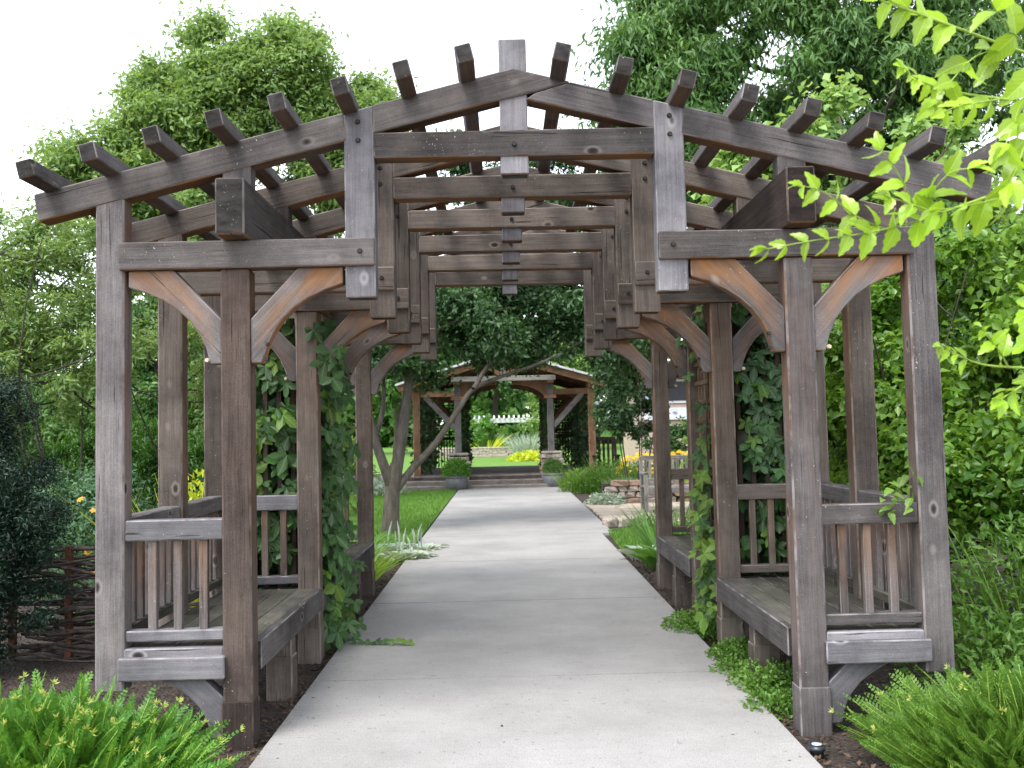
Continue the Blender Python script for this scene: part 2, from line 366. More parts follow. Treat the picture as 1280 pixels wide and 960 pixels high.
# --- fast mesh from numpy
def npmesh(name, V, Fq, mat, parent=None, W=None, smooth=False, mats=None, midx=None):
    V = np.asarray(V, dtype=np.float32); Fq = np.asarray(Fq, dtype=np.int32)
    W = W if W is not None else (WM[parent] if parent is not None else Matrix.Identity(4))
    if W is not None and W != Matrix.Identity(4):
        I = np.array(W.inverted(), dtype=np.float32); V = V @ I[:3, :3].T + I[:3, 3]
    me = bpy.data.meshes.new(name); n, kk = Fq.shape
    me.vertices.add(len(V)); me.vertices.foreach_set('co', np.ascontiguousarray(V, dtype=np.float32).ravel())
    me.loops.add(n * kk); me.loops.foreach_set('vertex_index', Fq.ravel())
    me.polygons.add(n); me.polygons.foreach_set('loop_start', np.arange(0, n * kk, kk, dtype=np.int32))
    me.polygons.foreach_set('loop_total', np.full(n, kk, dtype=np.int32))
    for m in (mats or [mat]): me.materials.append(m)
    if midx is not None: me.polygons.foreach_set('material_index', np.asarray(midx, dtype=np.int32))
    me.update(calc_edges=True)
    if smooth: me.shade_smooth()
    o = bpy.data.objects.new(name, me)
    return link(o, parent, W)

def unit(a): return a / np.maximum(np.linalg.norm(a, axis=-1, keepdims=True), 1e-9)

def leaves(P, Dr, Nr, L, Wd, fold=.18, droop=.15):
    """P base points, Dr growing direction, Nr leaf normal -> 2 quads-as-tris folded leaf (6 verts, 4 tris)"""
    n = len(P); Dr = unit(Dr); S = unit(np.cross(Dr, Nr)); N = unit(np.cross(S, Dr))
    L = np.broadcast_to(np.asarray(L, float), (n,))[:, None]; Wd = np.broadcast_to(np.asarray(Wd, float), (n,))[:, None]
    b = P; t = P + Dr * L - N * L * droop
    m = P + Dr * L * .45
    l = m + S * Wd * .5 + N * Wd * fold; r = m - S * Wd * .5 + N * Wd * fold
    V = np.stack([b, r, t, l], 1).reshape(-1, 3)
    i = np.arange(n)[:, None] * 4
    Fq = np.concatenate([i + np.array([[0, 1, 2]]), i + np.array([[0, 2, 3]])], 0)
    return V, Fq

def join(parts):
    Vs, Fs, o = [], [], 0
    for V, Fq in parts:
        Vs.append(V); Fs.append(Fq + o); o += len(V)
    return np.concatenate(Vs), np.concatenate(Fs)

def rdir(n):
    return unit(rng.normal(size=(n, 3)))

def tube(path, rad, seg=6):
    path = np.asarray(path, float); n = len(path); rad = np.broadcast_to(np.asarray(rad, float), (n,))
    T = unit(np.gradient(path, axis=0)); ref = np.array([.31, .93, .17])
    S = unit(np.cross(T, ref)); B = np.cross(T, S)
    a = np.linspace(0, 2 * np.pi, seg, endpoint=False)
    V = (path[:, None] + rad[:, None, None] * (np.cos(a)[None, :, None] * S[:, None] + np.sin(a)[None, :, None] * B[:, None])).reshape(-1, 3)
    Fq = []
    for i in range(n - 1):
        for j in range(seg):
            Fq.append((i * seg + j, i * seg + (j + 1) % seg, (i + 1) * seg + (j + 1) % seg, (i + 1) * seg + j))
    return V, np.array(Fq)

def bez(p0, p1, bend, n=6):
    p0 = np.asarray(p0, float); p1 = np.asarray(p1, float); t = np.linspace(0, 1, n)[:, None]
    return p0 + (p1 - p0) * t + np.asarray(bend, float) * (4 * t * (1 - t))

def crown_clumps(ells, K, rmin, rmax, shell=.55):
    """clump centres spread through ellipsoids [(c, r, weight)]"""
    ws = np.array([e[2] for e in ells], float); ws /= ws.sum(); out = []
    for i in range(K):
        c, r, _ = ells[rng.choice(len(ells), p=ws)]
        d = rdir(1)[0]; q = (shell + (1 - shell) * rng.random()) if rng.random() < .8 else rng.random() ** .5
        out.append((np.array(c) + d * np.array(r) * q, rng.uniform(rmin, rmax)))
    return out

def clump_leaves(cl, per, size, aspect, up=.45, droop=.2, flat=.7, hang=0.0):
    Ps, Ds, Ns = [], [], []
    for c, r in cl:
        n = int(per * (r ** 2) / np.mean([k[1] ** 2 for k in cl]))
        d = rdir(n); q = np.clip(np.abs(rng.normal(size=n)) * .42 + .18 * rng.random(n), 0, 1.5)
        P = c + d * r * q[:, None] * np.array([1, 1, flat])
        Nn = unit(d * .55 + np.array([0, 0, up]) + rng.normal(size=(n, 3)) * .45)
        D = unit(np.cross(Nn, rdir(n)) + d * .25 - np.array([0, 0, hang]))
        Ps.append(P); Ds.append(D); Ns.append(Nn)
    P = np.concatenate(Ps); D = np.concatenate(Ds); N = np.concatenate(Ns)
    L = size * rng.uniform(.5, 1.5, len(P))
    return leaves(P, D, N, L, L * aspect, droop=droop)

def tree(name, label, base, fork_z, trunk_r, ells, K, rr, per, size, aspect, mat, bark, group=None, up=.45, hang=0., cat='tree', limbs=14, stems=1, spread=.0, shell=.55, trunk_top=None):
    global rng
    rng = np.random.default_rng(zlib.crc32(label.encode()))
    t = thing(name, base, label, cat, group)
    cl = crown_clumps(ells, K, rr[0], rr[1], shell)
    b = np.array(base, float); parts = []
    zmax = max(e[0][2] + e[1][2] * .6 for e in ells); cc = np.average([e[0] for e in ells], axis=0, weights=[e[2] for e in ells])
    top = np.array([cc[0], cc[1], zmax]) if trunk_top is None else np.array(trunk_top)
    forks = []
    for s in range(stems):
        off = np.array([rng.uniform(-spread, spread), rng.uniform(-spread, spread), 0])
        tp = top + off * 3
        pth = bez(b + off * .3 - np.array([0, 0, .1]), tp, rng.normal(size=3) * .15, 10)
        parts.append(tube(pth, np.linspace(trunk_r, trunk_r * .18, 10) * (1 if stems == 1 else .75), 8)); forks.append(pth)
    idx = rng.permutation(len(cl))[:limbs]
    for i in idx:
        pth = forks[rng.integers(len(forks))]; tgt = cl[i][0]
        zs = pth[:, 2]; k = int(np.clip(np.searchsorted(zs, max(fork_z, tgt[2] - np.linalg.norm(tgt[:2] - b[:2]) * .8)), 1, 8))
        r0 = trunk_r * (1 - k / 10 * .8) * .55
        parts.append(tube(bez(pth[k], tgt, (0, 0, -.1 * np.linalg.norm(tgt - pth[k])), 6), np.linspace(r0, .012, 6), 5))
    V, Fq = join(parts); npmesh('trunk', V, Fq, bark, t, smooth=True)
    V, Fq = clump_leaves(cl, per, size, aspect, up, hang=hang)
    npmesh('crown', V, Fq, mat, t)
    return t

# ================================================================== SETTING
def sheet(name, pts, z, mat, label, n=None):
    bm = bmesh.new(); bm.faces.new([bm.verts.new((x, y, z)) for x, y in pts])
    o = fin(name, bm, mat, None, Matrix.Identity(4)); tag(o, label, kind='structure'); return o

sheet('ground', [(-400, -60), (400, -60), (400, 700), (-400, 700)], 0, M['ground'], 'dark bark mulch covering the garden beds')

# concrete path: a bedding strip with separate slabs
PATHL, PATHR = -1.2, 1.2
path = sheet('path', [(-1.19, -8), (1.18, -8), (1.18, 9.1), (1.34, 9.12), (1.34, 20.38), (-1.19, 20.38)], .006, M['mortar'], 'broom finished concrete garden path running under the pergola')
ys = [-8, -4.15, -1.5, 1.15, 3.8, 6.45, 9.1, 11.7, 14.35, 17.0, 20.38]
for a, b in zip(ys[:-1], ys[1:]):
    xr = 1.2 if b < 9.5 else 1.36
    bm = bmesh.new(); bmesh.ops.create_cube(bm, size=1)
    for v in bm.verts: v.co = Vector((v.co.x * (xr + 1.2), v.co.y * (b - a - .005), v.co.z * .06))
    bmesh.ops.bevel(bm, geom=[e for e in bm.edges if e.verts[0].co.z > 0 and e.verts[1].co.z > 0], offset=.006, segments=2, affect='EDGES')
    fin('slab', bm, M['concrete'], path, Matrix.Translation(((xr - 1.2) / 2, (a + b) / 2, .004)))

# lawns
def lawn(name, pts, label, nbl, h=.055):
    o = sheet(name, pts, .012, M['lawn'], label)
    P2 = np.array(pts); lo = P2.min(0); hi = P2.max(0); px = []
    q = rng.random((nbl * 2, 2)) * (hi - lo) + lo
    ins = np.zeros(len(q), bool); j = len(P2) - 1
    for i in range(len(P2)):
        xi, yi = P2[i]; xj, yj = P2[j]
        c = ((yi > q[:, 1]) != (yj > q[:, 1])) & (q[:, 0] < (xj - xi) * (q[:, 1] - yi) / (yj - yi + 1e-12) + xi)
        ins ^= c; j = i
    q = q[ins][:nbl]; n = len(q)
    P = np.c_[q, np.full(n, .012)]; a = rng.random(n) * 2 * np.pi; hh = h * rng.uniform(.6, 1.3, n)
    D = np.c_[np.cos(a) * .5, np.sin(a) * .5, np.ones(n)]
    S = np.c_[-np.sin(a), np.cos(a), np.zeros(n)] * .006
    V = np.stack([P - S, P + S, P + D * hh[:, None]], 1).reshape(-1, 3)
    g = npmesh('grass', V, np.arange(n * 3).reshape(-1, 3), M['grass'], o)
    tag(g, kind='stuff'); return o
lawn('lawn', [(-1.24, 8.0), (-1.24, 20.2), (-2.6, 20.2), (-5.0, 19.0), (-6.5, 12), (-4.5, 6.5), (-2.6, 5.6), (-1.6, 6.2)], 'short mown lawn beside the path around the forked tree', 60000)
lawn('lawn', [(1.26, 7.2), (1.3, 9.4), (1.9, 9.9), (3.2, 9.8), (3.6, 8.2), (2.2, 6.6)], 'small dark lawn patch between path and hosta bed', 14000)
sheet('lawn', [(-60, 31), (60, 31), (60, 160), (-60, 160)], .012, M['lawn'], 'open lawn beyond the far pavilion')

# bark chips scattered over the beds
n = 16000
side = np.where(rng.random(n) < .5, -1, 1)
P = np.c_[side * (1.215 + rng.random(n) ** 1.6 * 3.2), rng.uniform(-2.2, 7.0, n), rng.uniform(.004, .022, n)]
a = rng.random(n) * 2 * np.pi; D = np.c_[np.cos(a), np.sin(a), rng.normal(size=n) * .35]
N = np.c_[rng.normal(size=(n, 2)) * .35, np.ones(n)]
L = rng.uniform(.012, .045, n)
V, Fq = leaves(P, D, N, L, L * .45, fold=.1, droop=.05)
tag(npmesh('mulch_chips', V, Fq, M['chip']), 'loose bark chips strewn over the beds along the path', 'mulch', kind='stuff')

n = 420
ex = rng.random(n); sx_ = np.where(rng.random(n) < .5, -1, 1)
P = np.c_[sx_ * (1.19 - np.where(ex < .75, rng.random(n) ** 2 * .16, rng.random(n) * 1.1)), rng.uniform(-2.5, 16, n), np.full(n, .0355)]
a = rng.random(n) * 2 * np.pi; D = np.c_[np.cos(a), np.sin(a), rng.normal(size=n) * .08]
L = rng.uniform(.008, .028, n); V, Fq = leaves(P, D, np.c_[rng.normal(size=(n, 2)) * .15, np.ones(n)], L, L * .45, .05, .0)
tag(npmesh('leaf_litter', V, Fq, M['chip']), 'scattered bark crumbs and leaf litter on the concrete path', 'litter', kind='stuff')

# ================================================================== PERGOLA
BAY = .8822
TY = [i * BAY for i in range(6)]
SL, ZA = .2474, 3.171
zt = lambda x: ZA - SL * abs(x)
pg = thing('pergola', (0, 2.2, 0), 'weathered grey timber pergola with built-in benches spanning the concrete path', 'pergola')
W_, WD, WP, WB = M['wood'], M['wood_dark'], M['wood_pale'], M['wood_brace']
TH = .112     # timber depth along the path

def brace_fresh(hx):
    def f(p, n):
        if n.z < -.25: return .7
        return max(0, min(1, (p.z - 2.03) / .24)) * (.9 if abs(n.y) > .5 else .6)
    return f
def top_fresh(z0, z1):
    return lambda p, n: max(0, min(1, (p.z - z0) / (z1 - z0)))

def arc(p0, pm, p1, n=7):
    """quadratic curve through p0, pm (t=.5), p1"""
    c = (2 * pm[0] - .5 * (p0[0] + p1[0]), 2 * pm[1] - .5 * (p0[1] + p1[1])); out = []
    for i in range(n + 1):
        t = i / n; out.append(((1 - t) ** 2 * p0[0] + 2 * t * (1 - t) * c[0] + t * t * p1[0], (1 - t) ** 2 * p0[1] + 2 * t * (1 - t) * c[1] + t * t * p1[1]))
    return out

POSTS = (0, 2, 3, 5)
for i, y in enumerate(TY):
    th = .138
    W_ = M['wood'] if i == 0 else M['wood_inner']; WD = M['wood_dark'] if i == 0 else M['wood_inner']
    # upper rafters with a scarf joint at the ridge
    prism('rafter', pg, [(-.671, zt(.671) - th), (-.06, zt(.06) - th), (.10, 3.05), (.275, zt(.275) - .002), (.0, ZA), (-.671, zt(.671))], y - .003, y + TH, (1, SL), WD if i != 2 else W_)
    prism('rafter', pg, [(.671, zt(.671) - th), (.06, zt(.06) - th), (.102, 3.047), (.277, zt(.277) - .003), (.671, zt(.671))], y, y + TH, (1, -SL), W_)
    col = prism('collar_beam', pg, [(-.67, 2.747), (.67, 2.742), (.67, 2.871), (-.67, 2.869)], y - .004, y + .108, (1, 0), WD if i == 0 else W_)
    bolt(col, .0, y - .005, 2.80)
    timber('king_post', pg, (-.066, y + .008, 2.658), (.067, y + .104, 3.318 if i == 0 else 3.25), 'z', WP, jit=.004)
    for s in (-1, 1):
        X = lambda a, b: (min(s * a, s * b), max(s * a, s * b))
        mx = lambda pts: [(s * px, pz) for px, pz in pts]
        # pendant post
        pp = prism('pendant_post', pg, mx([(.67, 2.08), (.812, 2.08), (.812, zt(.812) - .003), (.67, zt(.67) - .001)]), y, y + TH, (0, 1), WP if i == 0 else W_)
        bolt(pp, s * .745, y, 2.925); bolt(pp, s * .745, y, 2.835)
        # outer rafter
        prism('rafter', pg, mx([(.795, zt(.795) - th), (.815, zt(.815)), (2.285, zt(2.285)), (2.262, zt(2.262) - th)]), y - .003, y + TH, (1, -s * SL), W_ if (i + (s > 0)) % 2 else WD)
        # hammer beam
        x0, x1 = X(.672, 1.877)
        hb = timber('hammer_beam', pg, (x0, y - .022, 2.231), (x1, y + .088, 2.363), 'x', WD if i < 2 else W_, jit=.006)
        bolt(hb, s * .74, y - .022, 2.30)
        # strut on the plate
        x0, x1 = X(1.258, 1.392)
        prism('strut', pg, [(x0, 2.62), (x1, 2.62), (x1, zt(x1) - th + .01), (x0, zt(x0) - th + .01)], y + .004, y + .108, (0, 1), W_)
        # outer post
        x0, x1 = X(1.857, 1.992)
        prism('outer_post', pg, [(x0, .272), (x1, .272), (x1, zt(x1) - th + .01), (x0, zt(x0) - th + .01)], y, y + TH, (0, 1), W_ if s < 0 or i else M['wood'], bevel=.008, fresh=lambda p, n: (.55 if abs(n.x) > .7 and n.x * p.x < 0 else 0) * max(0, min(1, (p.z - .2) / 2.2)))
        # inner post
        x0, x1 = X(1.265, 1.402)
        if i in POSTS:
            mt = M['wood_warm'] if (i == 0 and s < 0) else W_
            po = timber('inner_post', pg, (x0, y - .004, -.05), (x1, y + .118, 2.231), 'z', mt, bevel=.009, jit=.006,
                        fresh=lambda p, n: (.7 if n.x * p.x < 0 and abs(n.x) > .7 else .12) * max(0, min(1, (p.z - .3) / 1.9)))
            timber('post_sleeve', po, (x0 - .005, y - .010, -.05), (x1 + .005, y + .124, .222), 'z', mt, bevel=.007)
            # curved braces
            ob = [(1.84, 2.231), (1.63, 2.231), (1.402, 1.99), (1.402, 1.782), (1.455, 1.782)] + arc((1.455, 1.782), (1.578, 2.015), (1.84, 2.152))[1:]
            b1 = prism('curved_brace', pg, mx(ob), y + .012, y + .098, (s * 1, 1.05), WB, .005, brace_fresh(0))
            ib = [(2.667 - a, b) for a, b in ob]
            b2 = prism('curved_brace', pg, mx(ib), y + .012, y + .098, (-s * 1, 1.05), WB, .005, brace_fresh(0))
            bolt(b1, s * 1.47, y + .012, 1.80, .012, M['dowel'], 'dowel'); bolt(b2, s * 1.19, y + .012, 1.80, .012, name='bolt')
            bolt(b2, s * 1.185, y + .012, 1.87, .010)
            # arm rest end panel
            a0, a1 = X(1.40, 1.858)
            timber('arm_rail', pg, (a0, y + .012, .962), (a1, y + .098, 1.057), 'x', WP if s < 0 else W_, jit=.005, fresh=None)
            timber('arm_rail', pg, (a0, y + .018, .497), (a1, y + .094, .547), 'x', WP if s < 0 else W_, fresh=None)
            for bx in (1.50, 1.619, 1.738):
                timber('baluster', pg, (s * bx - .019, y + .035, .53), (s * bx + .019, y + .073, .975), 'z', W_, bevel=.003, fresh=top_fresh(.84, 1.1))
            # bench end boards and knee brace
            timber('bench_end_board', pg, (a0, y + .002, .418), (a1, y + .05, .468), 'x', WP if i == 0 else W_, fresh=None)
            e0, e1 = X(1.386, 1.876)
            timber('bench_end_board', pg, (e0, y - .034, .328), (e1, y + .008, .432), 'x', WP if i == 0 else W_, jit=.006, fresh=None)
            kb = [(1.402, .05), (1.46, .05)] + arc((1.46, .05), (1.535, .215), (1.715, .329))[1:] + [(1.50, .329), (1.402, .235)]
            prism('knee_brace', pg, mx(kb), y + .012, y + .098, (s * 1, .9), WP if i == 0 else W_, .005)
        else:
            po = timber('bench_leg', pg, (x0, y, -.05), (x1, y + .112, .345), 'z', W_)
            timber('post_sleeve', po, (x0 + (.0 if s < 0 else -.006), y - .014, -.05), (x1 + (.006 if s < 0 else 0), y + .126, .235), 'z', W_, bevel=.007)

W_, WD = M['wood'], M['wood_dark']
for s in (-1, 1):
    X = lambda a, b: (min(s * a, s * b), max(s * a, s * b))
    x0, x1 = X(1.252, 1.387)
    timber('plate_beam', pg, (x0, -.15, 2.365), (x1, TY[5] + .26, 2.631), 'y', M['wood_warm'] if s > 0 else WD, bevel=.008)
    for k in range(8):
        px = .222 + .2825 * k; zc = zt(px) + .031
        W0 = (s * px, zc)
        beam('purlin', pg, (s * px, -.275 + random.uniform(-.012, .012), zc), (s * px, TY[5] + .38, zc), .075, .082, WD if k % 3 else W_, up=(s * SL, 0, 1), bevel=.005, fresh=lambda p, n: .4 if n.z < -.6 else 0.)
    for a, b in ((0, 2), (3, 5)):
        ya, yb = TY[a], TY[b]
        # seat planks
        for k in range(5):
            c = 1.292 + k * .1185
            q0, q1 = X(c, c + .113)
            timber('seat_plank', pg, (q0, ya + (.058 if k else .12), .432 + random.uniform(-.002, .002)), (q1, yb + (.11 if k else -.006), .468), 'y', M['wood_seat'], bevel=.004, fresh=None)
        q0, q1 = X(1.248, 1.289)
        timber('seat_rail', pg, (q0, ya + .121, .335), (q1, yb + .0, .474), 'y', W_, bevel=.006, fresh=None)
        q0, q1 = X(1.80, 1.85)
        timber('seat_rail', pg, (q0, ya + .115, .335), (q1, yb - .003, .428), 'y', W_, fresh=None)
        # back rails and balusters, bay by bay
        for j in range(a, b):
            y0, y1 = TY[j] + TH, TY[j + 1]
            q0, q1 = X(1.872, 1.964)
            timber('back_rail', pg, (q0, y0 - .006, .975), (q1, y1 + .006, 1.064), 'y', W_, fresh=None)
            q0, q1 = X(1.88, 1.952)
            timber('back_rail', pg, (q0, y0 - .006, .50), (q1, y1 + .006, .552), 'y', M['wood_seat'], fresh=None)
            for m in range(7):
                yc = y0 + (y1 - y0) * (m + .5) / 7
                timber('baluster', pg, (s * 1.916 - .019, yc - .019, .54), (s * 1.916 + .019, yc + .019, .985), 'z', W_, bevel=.003, fresh=top_fresh(.82, 1.1))
    # lattice trellis closing the middle bay
    y0, y1 = TY[2] + .12, TY[3] - .004
    q0, q1 = X(1.265, 1.31)
    tr = timber('trellis_rail', pg, (q0, y0, .30), (q1, y1, .42), 'y', W_, fresh=None)
    for k in range(7):
        yc = y0 + .05 + k * (y1 - y0 - .1) / 6
        timber('lattice_slat', tr, (s * 1.335 - .009, yc - .014, .30), (s * 1.335 + .009, yc + .014, 2.33), 'z', M['lattice'], bevel=.002, fresh=None)
    for k in range(15):
        zc = .38 + k * .136
        timber('lattice_slat', tr, (s * 1.317 - .008, y0, zc - .014), (s * 1.317 + .008, y1, zc + .014), 'y', M['lattice'], bevel=.002, fresh=None)
    for k in range(5):
        xc = s * (1.45 + k * .09)
        timber('lattice_slat', tr, (xc - .014, TY[2] + .125, .45), (xc + .014, TY[2] + .143, 2.2), 'z', M['dark_lattice'], bevel=.002, fresh=None)

# ================================================================== PAVILION at the end of the path
PY = 21.1
pv = thing('pavilion', (0, PY + 3, 0), 'open cedar garden pavilion with metal roof, lattice sides and stone piers', 'pavilion')
CE = M['wood_cedar']
PC = [at(573, 560, PY).x, at(689, 560, PY).x]       # stone pier centres
PM = sum(PC) / 2
# deck and steps
timber('step', pv, (-2.95, PY - .72, 0), (PC[1] + .1, PY - .39, .11), 'x', M['wood_deck'], bevel=.012)
timber('step', pv, (-2.65, PY - .40, 0), (PC[1] + .1, PY - .07, .217), 'x', M['wood_deck'], bevel=.012)
dk = timber('deck', pv, (-2.5, PY - .09, 0), (2.5, PY + 6.0, .285), 'y', M['wood_deck'], bevel=.0)
for k in range(17):
    yy = PY - .10 + k * .36
    timber('deck_board', dk, (-2.55, yy, .286), (2.55, yy + .352, .325), 'x', M['wood_deck'], bevel=.006)
def stone_mesh(V, sx, sy, sz, c, rr):
    pass
STONES = []
for q in range(8):
    bm = bmesh.new(); bmesh.ops.create_cube(bm, size=1)
    bmesh.ops.bevel(bm, geom=bm.edges[:], offset=.16, segments=1, affect='EDGES')
    for v in bm.verts: v.co += Vector((random.uniform(-.08, .08), random.uniform(-.08, .08), random.uniform(-.08, .08)))
    me = bpy.data.meshes.new('stone'); bmesh.ops.recalc_face_normals(bm, faces=bm.faces); bm.to_mesh(me); bm.free()
    STONES.append(me)
_sm = {}
def stone(parent, c, s, mat, rz=0., name='stone'):
    i = random.randrange(8); key = (i, mat.name)
    if key not in _sm:
        me = STONES[i].copy(); me.materials.append(mat); _sm[key] = me
    o = bpy.data.objects.new(name, _sm[key])
    W = Matrix.Translation(Vector(c)) @ Matrix.Rotation(rz, 4, 'Z') @ Matrix.Rotation(random.uniform(-.08, .08), 4, 'Y') @ Matrix.Diagonal((s[0], s[1], s[2], 1))
    return link(o, parent, W)
for pcx in PC:
    core = timber('stone_pier', pv, (pcx - .19, PY - .19, 0), (pcx + .19, PY + .19, .82), 'z', M['mortar'], bevel=.0)
    z = 0
    while z < .78:
        h = random.uniform(.07, .12)
        for face in range(4):
            xx = -.22
            while xx < .2:
                ww = random.uniform(.1, .22); cc = min(xx + ww / 2, .2)
                p = [(pcx + cc, PY - .19), (pcx + .19, PY + cc), (pcx - cc, PY + .19), (pcx - .19, PY - cc)][face]
                stone(core, (p[0], p[1], z + h / 2), (ww * 1.02, .13, h * 1.0), M['stone'] if random.random() < .7 else M['stone_brown'], face * R(90))
                xx += ww
        z += h
    timber('pier_cap', core, (pcx - .25, PY - .25, .82), (pcx + .25, PY + .25, .885), 'x', M['stone'], bevel=.02)
for sgn, pcx in zip((-1, 1), PC):
    for yy in (PY, PY + 2.8, PY + 5.6):
        timber('post', pv, (pcx - .08, yy - .08, .88 if yy == PY else .3), (pcx + .08, yy + .08, 2.72), 'z', CE if yy > PY else M['wood_brace'], bevel=.01)
    ox = PM + sgn * 2.18
    for yy in (PY, PY + 2.8, PY + 5.6):
        timber('post', pv, (ox - .085, yy - .085, .3), (ox + .085, yy + .085, 2.62), 'z', CE, bevel=.01)
        beam('tie_beam', pv, (pcx - sgn * .05, yy, 2.36), (ox + sgn * .35, yy, 2.36), .12, .14, CE)
        beam('diagonal_brace', pv, (pcx + sgn * .07, yy, 1.50), (ox - sgn * .22, yy, 2.30), .1, .13, M['wood_brace'] if yy == PY else CE)
    timber('post_capital', pv, (pcx - .15, PY - .13, 2.20), (pcx + .15, PY + .13, 2.28), 'x', CE, bevel=.01)
    beam('plate_beam', pv, (pcx, PY - .6, 2.66), (pcx, PY + 6.2, 2.66), .14, .18, CE)
    beam('plate_beam', pv, (ox, PY - .6, 2.52), (ox, PY + 6.2, 2.52), .14, .16, CE)
    # arch brace in the front opening
    for yy in (PY, PY + 2.8):
        pts = arc((pcx - sgn * .08, 1.9), (pcx - sgn * .24, 2.36), (pcx - sgn * .95, 2.57), 8)
        pts2 = [(pcx - sgn * .95, 2.68), (pcx - sgn * .08, 2.68)]
        prism('arch_brace', pv, pts + pts2, yy - .05, yy + .05, (1, 0), CE, .0)
    # side lattice and rails
    for y0, y1 in ((PY + .1, PY + 2.7), (PY + 2.9, PY + 5.5)):
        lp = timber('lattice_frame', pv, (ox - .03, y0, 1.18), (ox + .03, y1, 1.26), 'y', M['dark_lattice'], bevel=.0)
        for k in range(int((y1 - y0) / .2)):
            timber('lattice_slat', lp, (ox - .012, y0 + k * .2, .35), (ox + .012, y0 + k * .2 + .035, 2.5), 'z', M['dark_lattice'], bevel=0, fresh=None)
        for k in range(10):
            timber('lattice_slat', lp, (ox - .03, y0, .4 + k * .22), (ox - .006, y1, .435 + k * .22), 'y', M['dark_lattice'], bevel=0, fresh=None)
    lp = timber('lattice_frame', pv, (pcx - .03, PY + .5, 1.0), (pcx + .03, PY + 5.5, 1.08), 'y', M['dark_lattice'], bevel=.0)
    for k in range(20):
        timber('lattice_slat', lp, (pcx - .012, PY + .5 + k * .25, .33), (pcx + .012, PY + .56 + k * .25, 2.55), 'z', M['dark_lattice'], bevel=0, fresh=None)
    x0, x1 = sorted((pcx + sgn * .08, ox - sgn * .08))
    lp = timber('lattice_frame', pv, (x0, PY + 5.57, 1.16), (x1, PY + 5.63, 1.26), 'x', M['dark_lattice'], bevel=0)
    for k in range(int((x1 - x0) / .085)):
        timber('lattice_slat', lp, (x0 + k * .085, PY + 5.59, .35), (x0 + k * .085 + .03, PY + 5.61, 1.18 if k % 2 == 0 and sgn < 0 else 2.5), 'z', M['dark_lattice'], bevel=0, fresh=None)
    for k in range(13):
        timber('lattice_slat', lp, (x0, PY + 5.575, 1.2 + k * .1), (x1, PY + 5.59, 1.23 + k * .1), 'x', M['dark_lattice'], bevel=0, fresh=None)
# gable: tie, king post, struts, rafters, roof
timber('tie_beam', pv, (PC[0] - .12, PY - .62, 2.63), (PC[1] + .12, PY - .50, 2.75), 'x', M['wood_bench'], bevel=.01)
RAP, REZ, RX = 3.32, 2.55, 2.62
for sgn in (-1, 1):
    for yy in (PY - .56, PY + 1.2, PY + 2.9, PY + 4.6):
        beam('roof_rafter', pv, (PM, yy, RAP - .1), (PM + sgn * (RX - .05), yy, REZ - .07), .1, .14, CE)
    beam('gable_strut', pv, (PM + sgn * .08, PY - .56, 2.80), (PM + sgn * .62, PY - .56, 3.12), .08, .1, CE)
    rf = prism('roof', pv, [(PM, RAP), (PM + sgn * RX, REZ), (PM + sgn * RX, REZ + .05), (PM, RAP + .05)], PY - .85, PY + 6.6, (1, -sgn * .34), M['metal_roof'], .0, None)
    for k in range(7):
        f0 = PM + sgn * (.2 + k * .38); z0 = RAP + .05 - (RAP - REZ) * (.2 + k * .38) / RX
        timber('roof_seam', rf, (f0 - .015, PY - .84, z0 - .02), (f0 + .015, PY + 6.6, z0 + .02), 'y', M['metal_roof'], 0, None)
timber('king_post', pv, (PM - .06, PY - .61, 2.7), (PM + .06, PY - .51, 3.38), 'z', M['wood_bench'])

# creeper over the pavilion's open sides; outer leaves added to darken the interior
for sgn, lab in ((-1, 'dark creeper hanging inside the lawn side of the pavilion'), (1, 'dark creeper filling the bed side lattice of the pavilion')):
    x = PM + sgn * 2.2; n = 2600
    t = thing('pavilion_creeper', (x, PY + 3, .3), lab, 'vine')
    P = np.c_[x + rng.normal(size=n) * .12, rng.uniform(PY + .3, PY + 6.2, n), .3 + 2.3 * rng.random(n)]
    n2 = 900; q = np.c_[PC[0 if sgn < 0 else 1] + rng.normal(size=n2) * .07 - sgn * .03, rng.uniform(PY + 2.5, PY + 6.1, n2), .35 + 2.2 * rng.random(n2)]
    n3 = 1500; q = np.r_[q, np.c_[PC[0 if sgn < 0 else 1] + rng.normal(size=n3) * .05, rng.uniform(PY + .6, PY + 5.6, n3), .35 + 2.2 * rng.random(n3)]]
    if sgn > 0: q = np.r_[q[n2:], np.c_[PM + rng.uniform(1.25, 2.2, n2), PY + 5.75 + rng.normal(size=n2) * .06, .4 + 2.1 * rng.random(n2)]]
    P = np.r_[P, q]; n = len(P)
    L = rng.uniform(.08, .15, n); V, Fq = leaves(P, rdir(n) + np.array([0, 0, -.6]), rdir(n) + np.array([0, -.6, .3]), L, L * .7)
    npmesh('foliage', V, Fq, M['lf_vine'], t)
    V, Fq = join([tube(bez((x, PY + .5 + k, .3), (x + .05, PY + .8 + k, 2.5), rng.normal(size=3) * .1, 6), .015, 5) for k in range(5)]); npmesh('stem', V, Fq, M['bark_dark'], t)

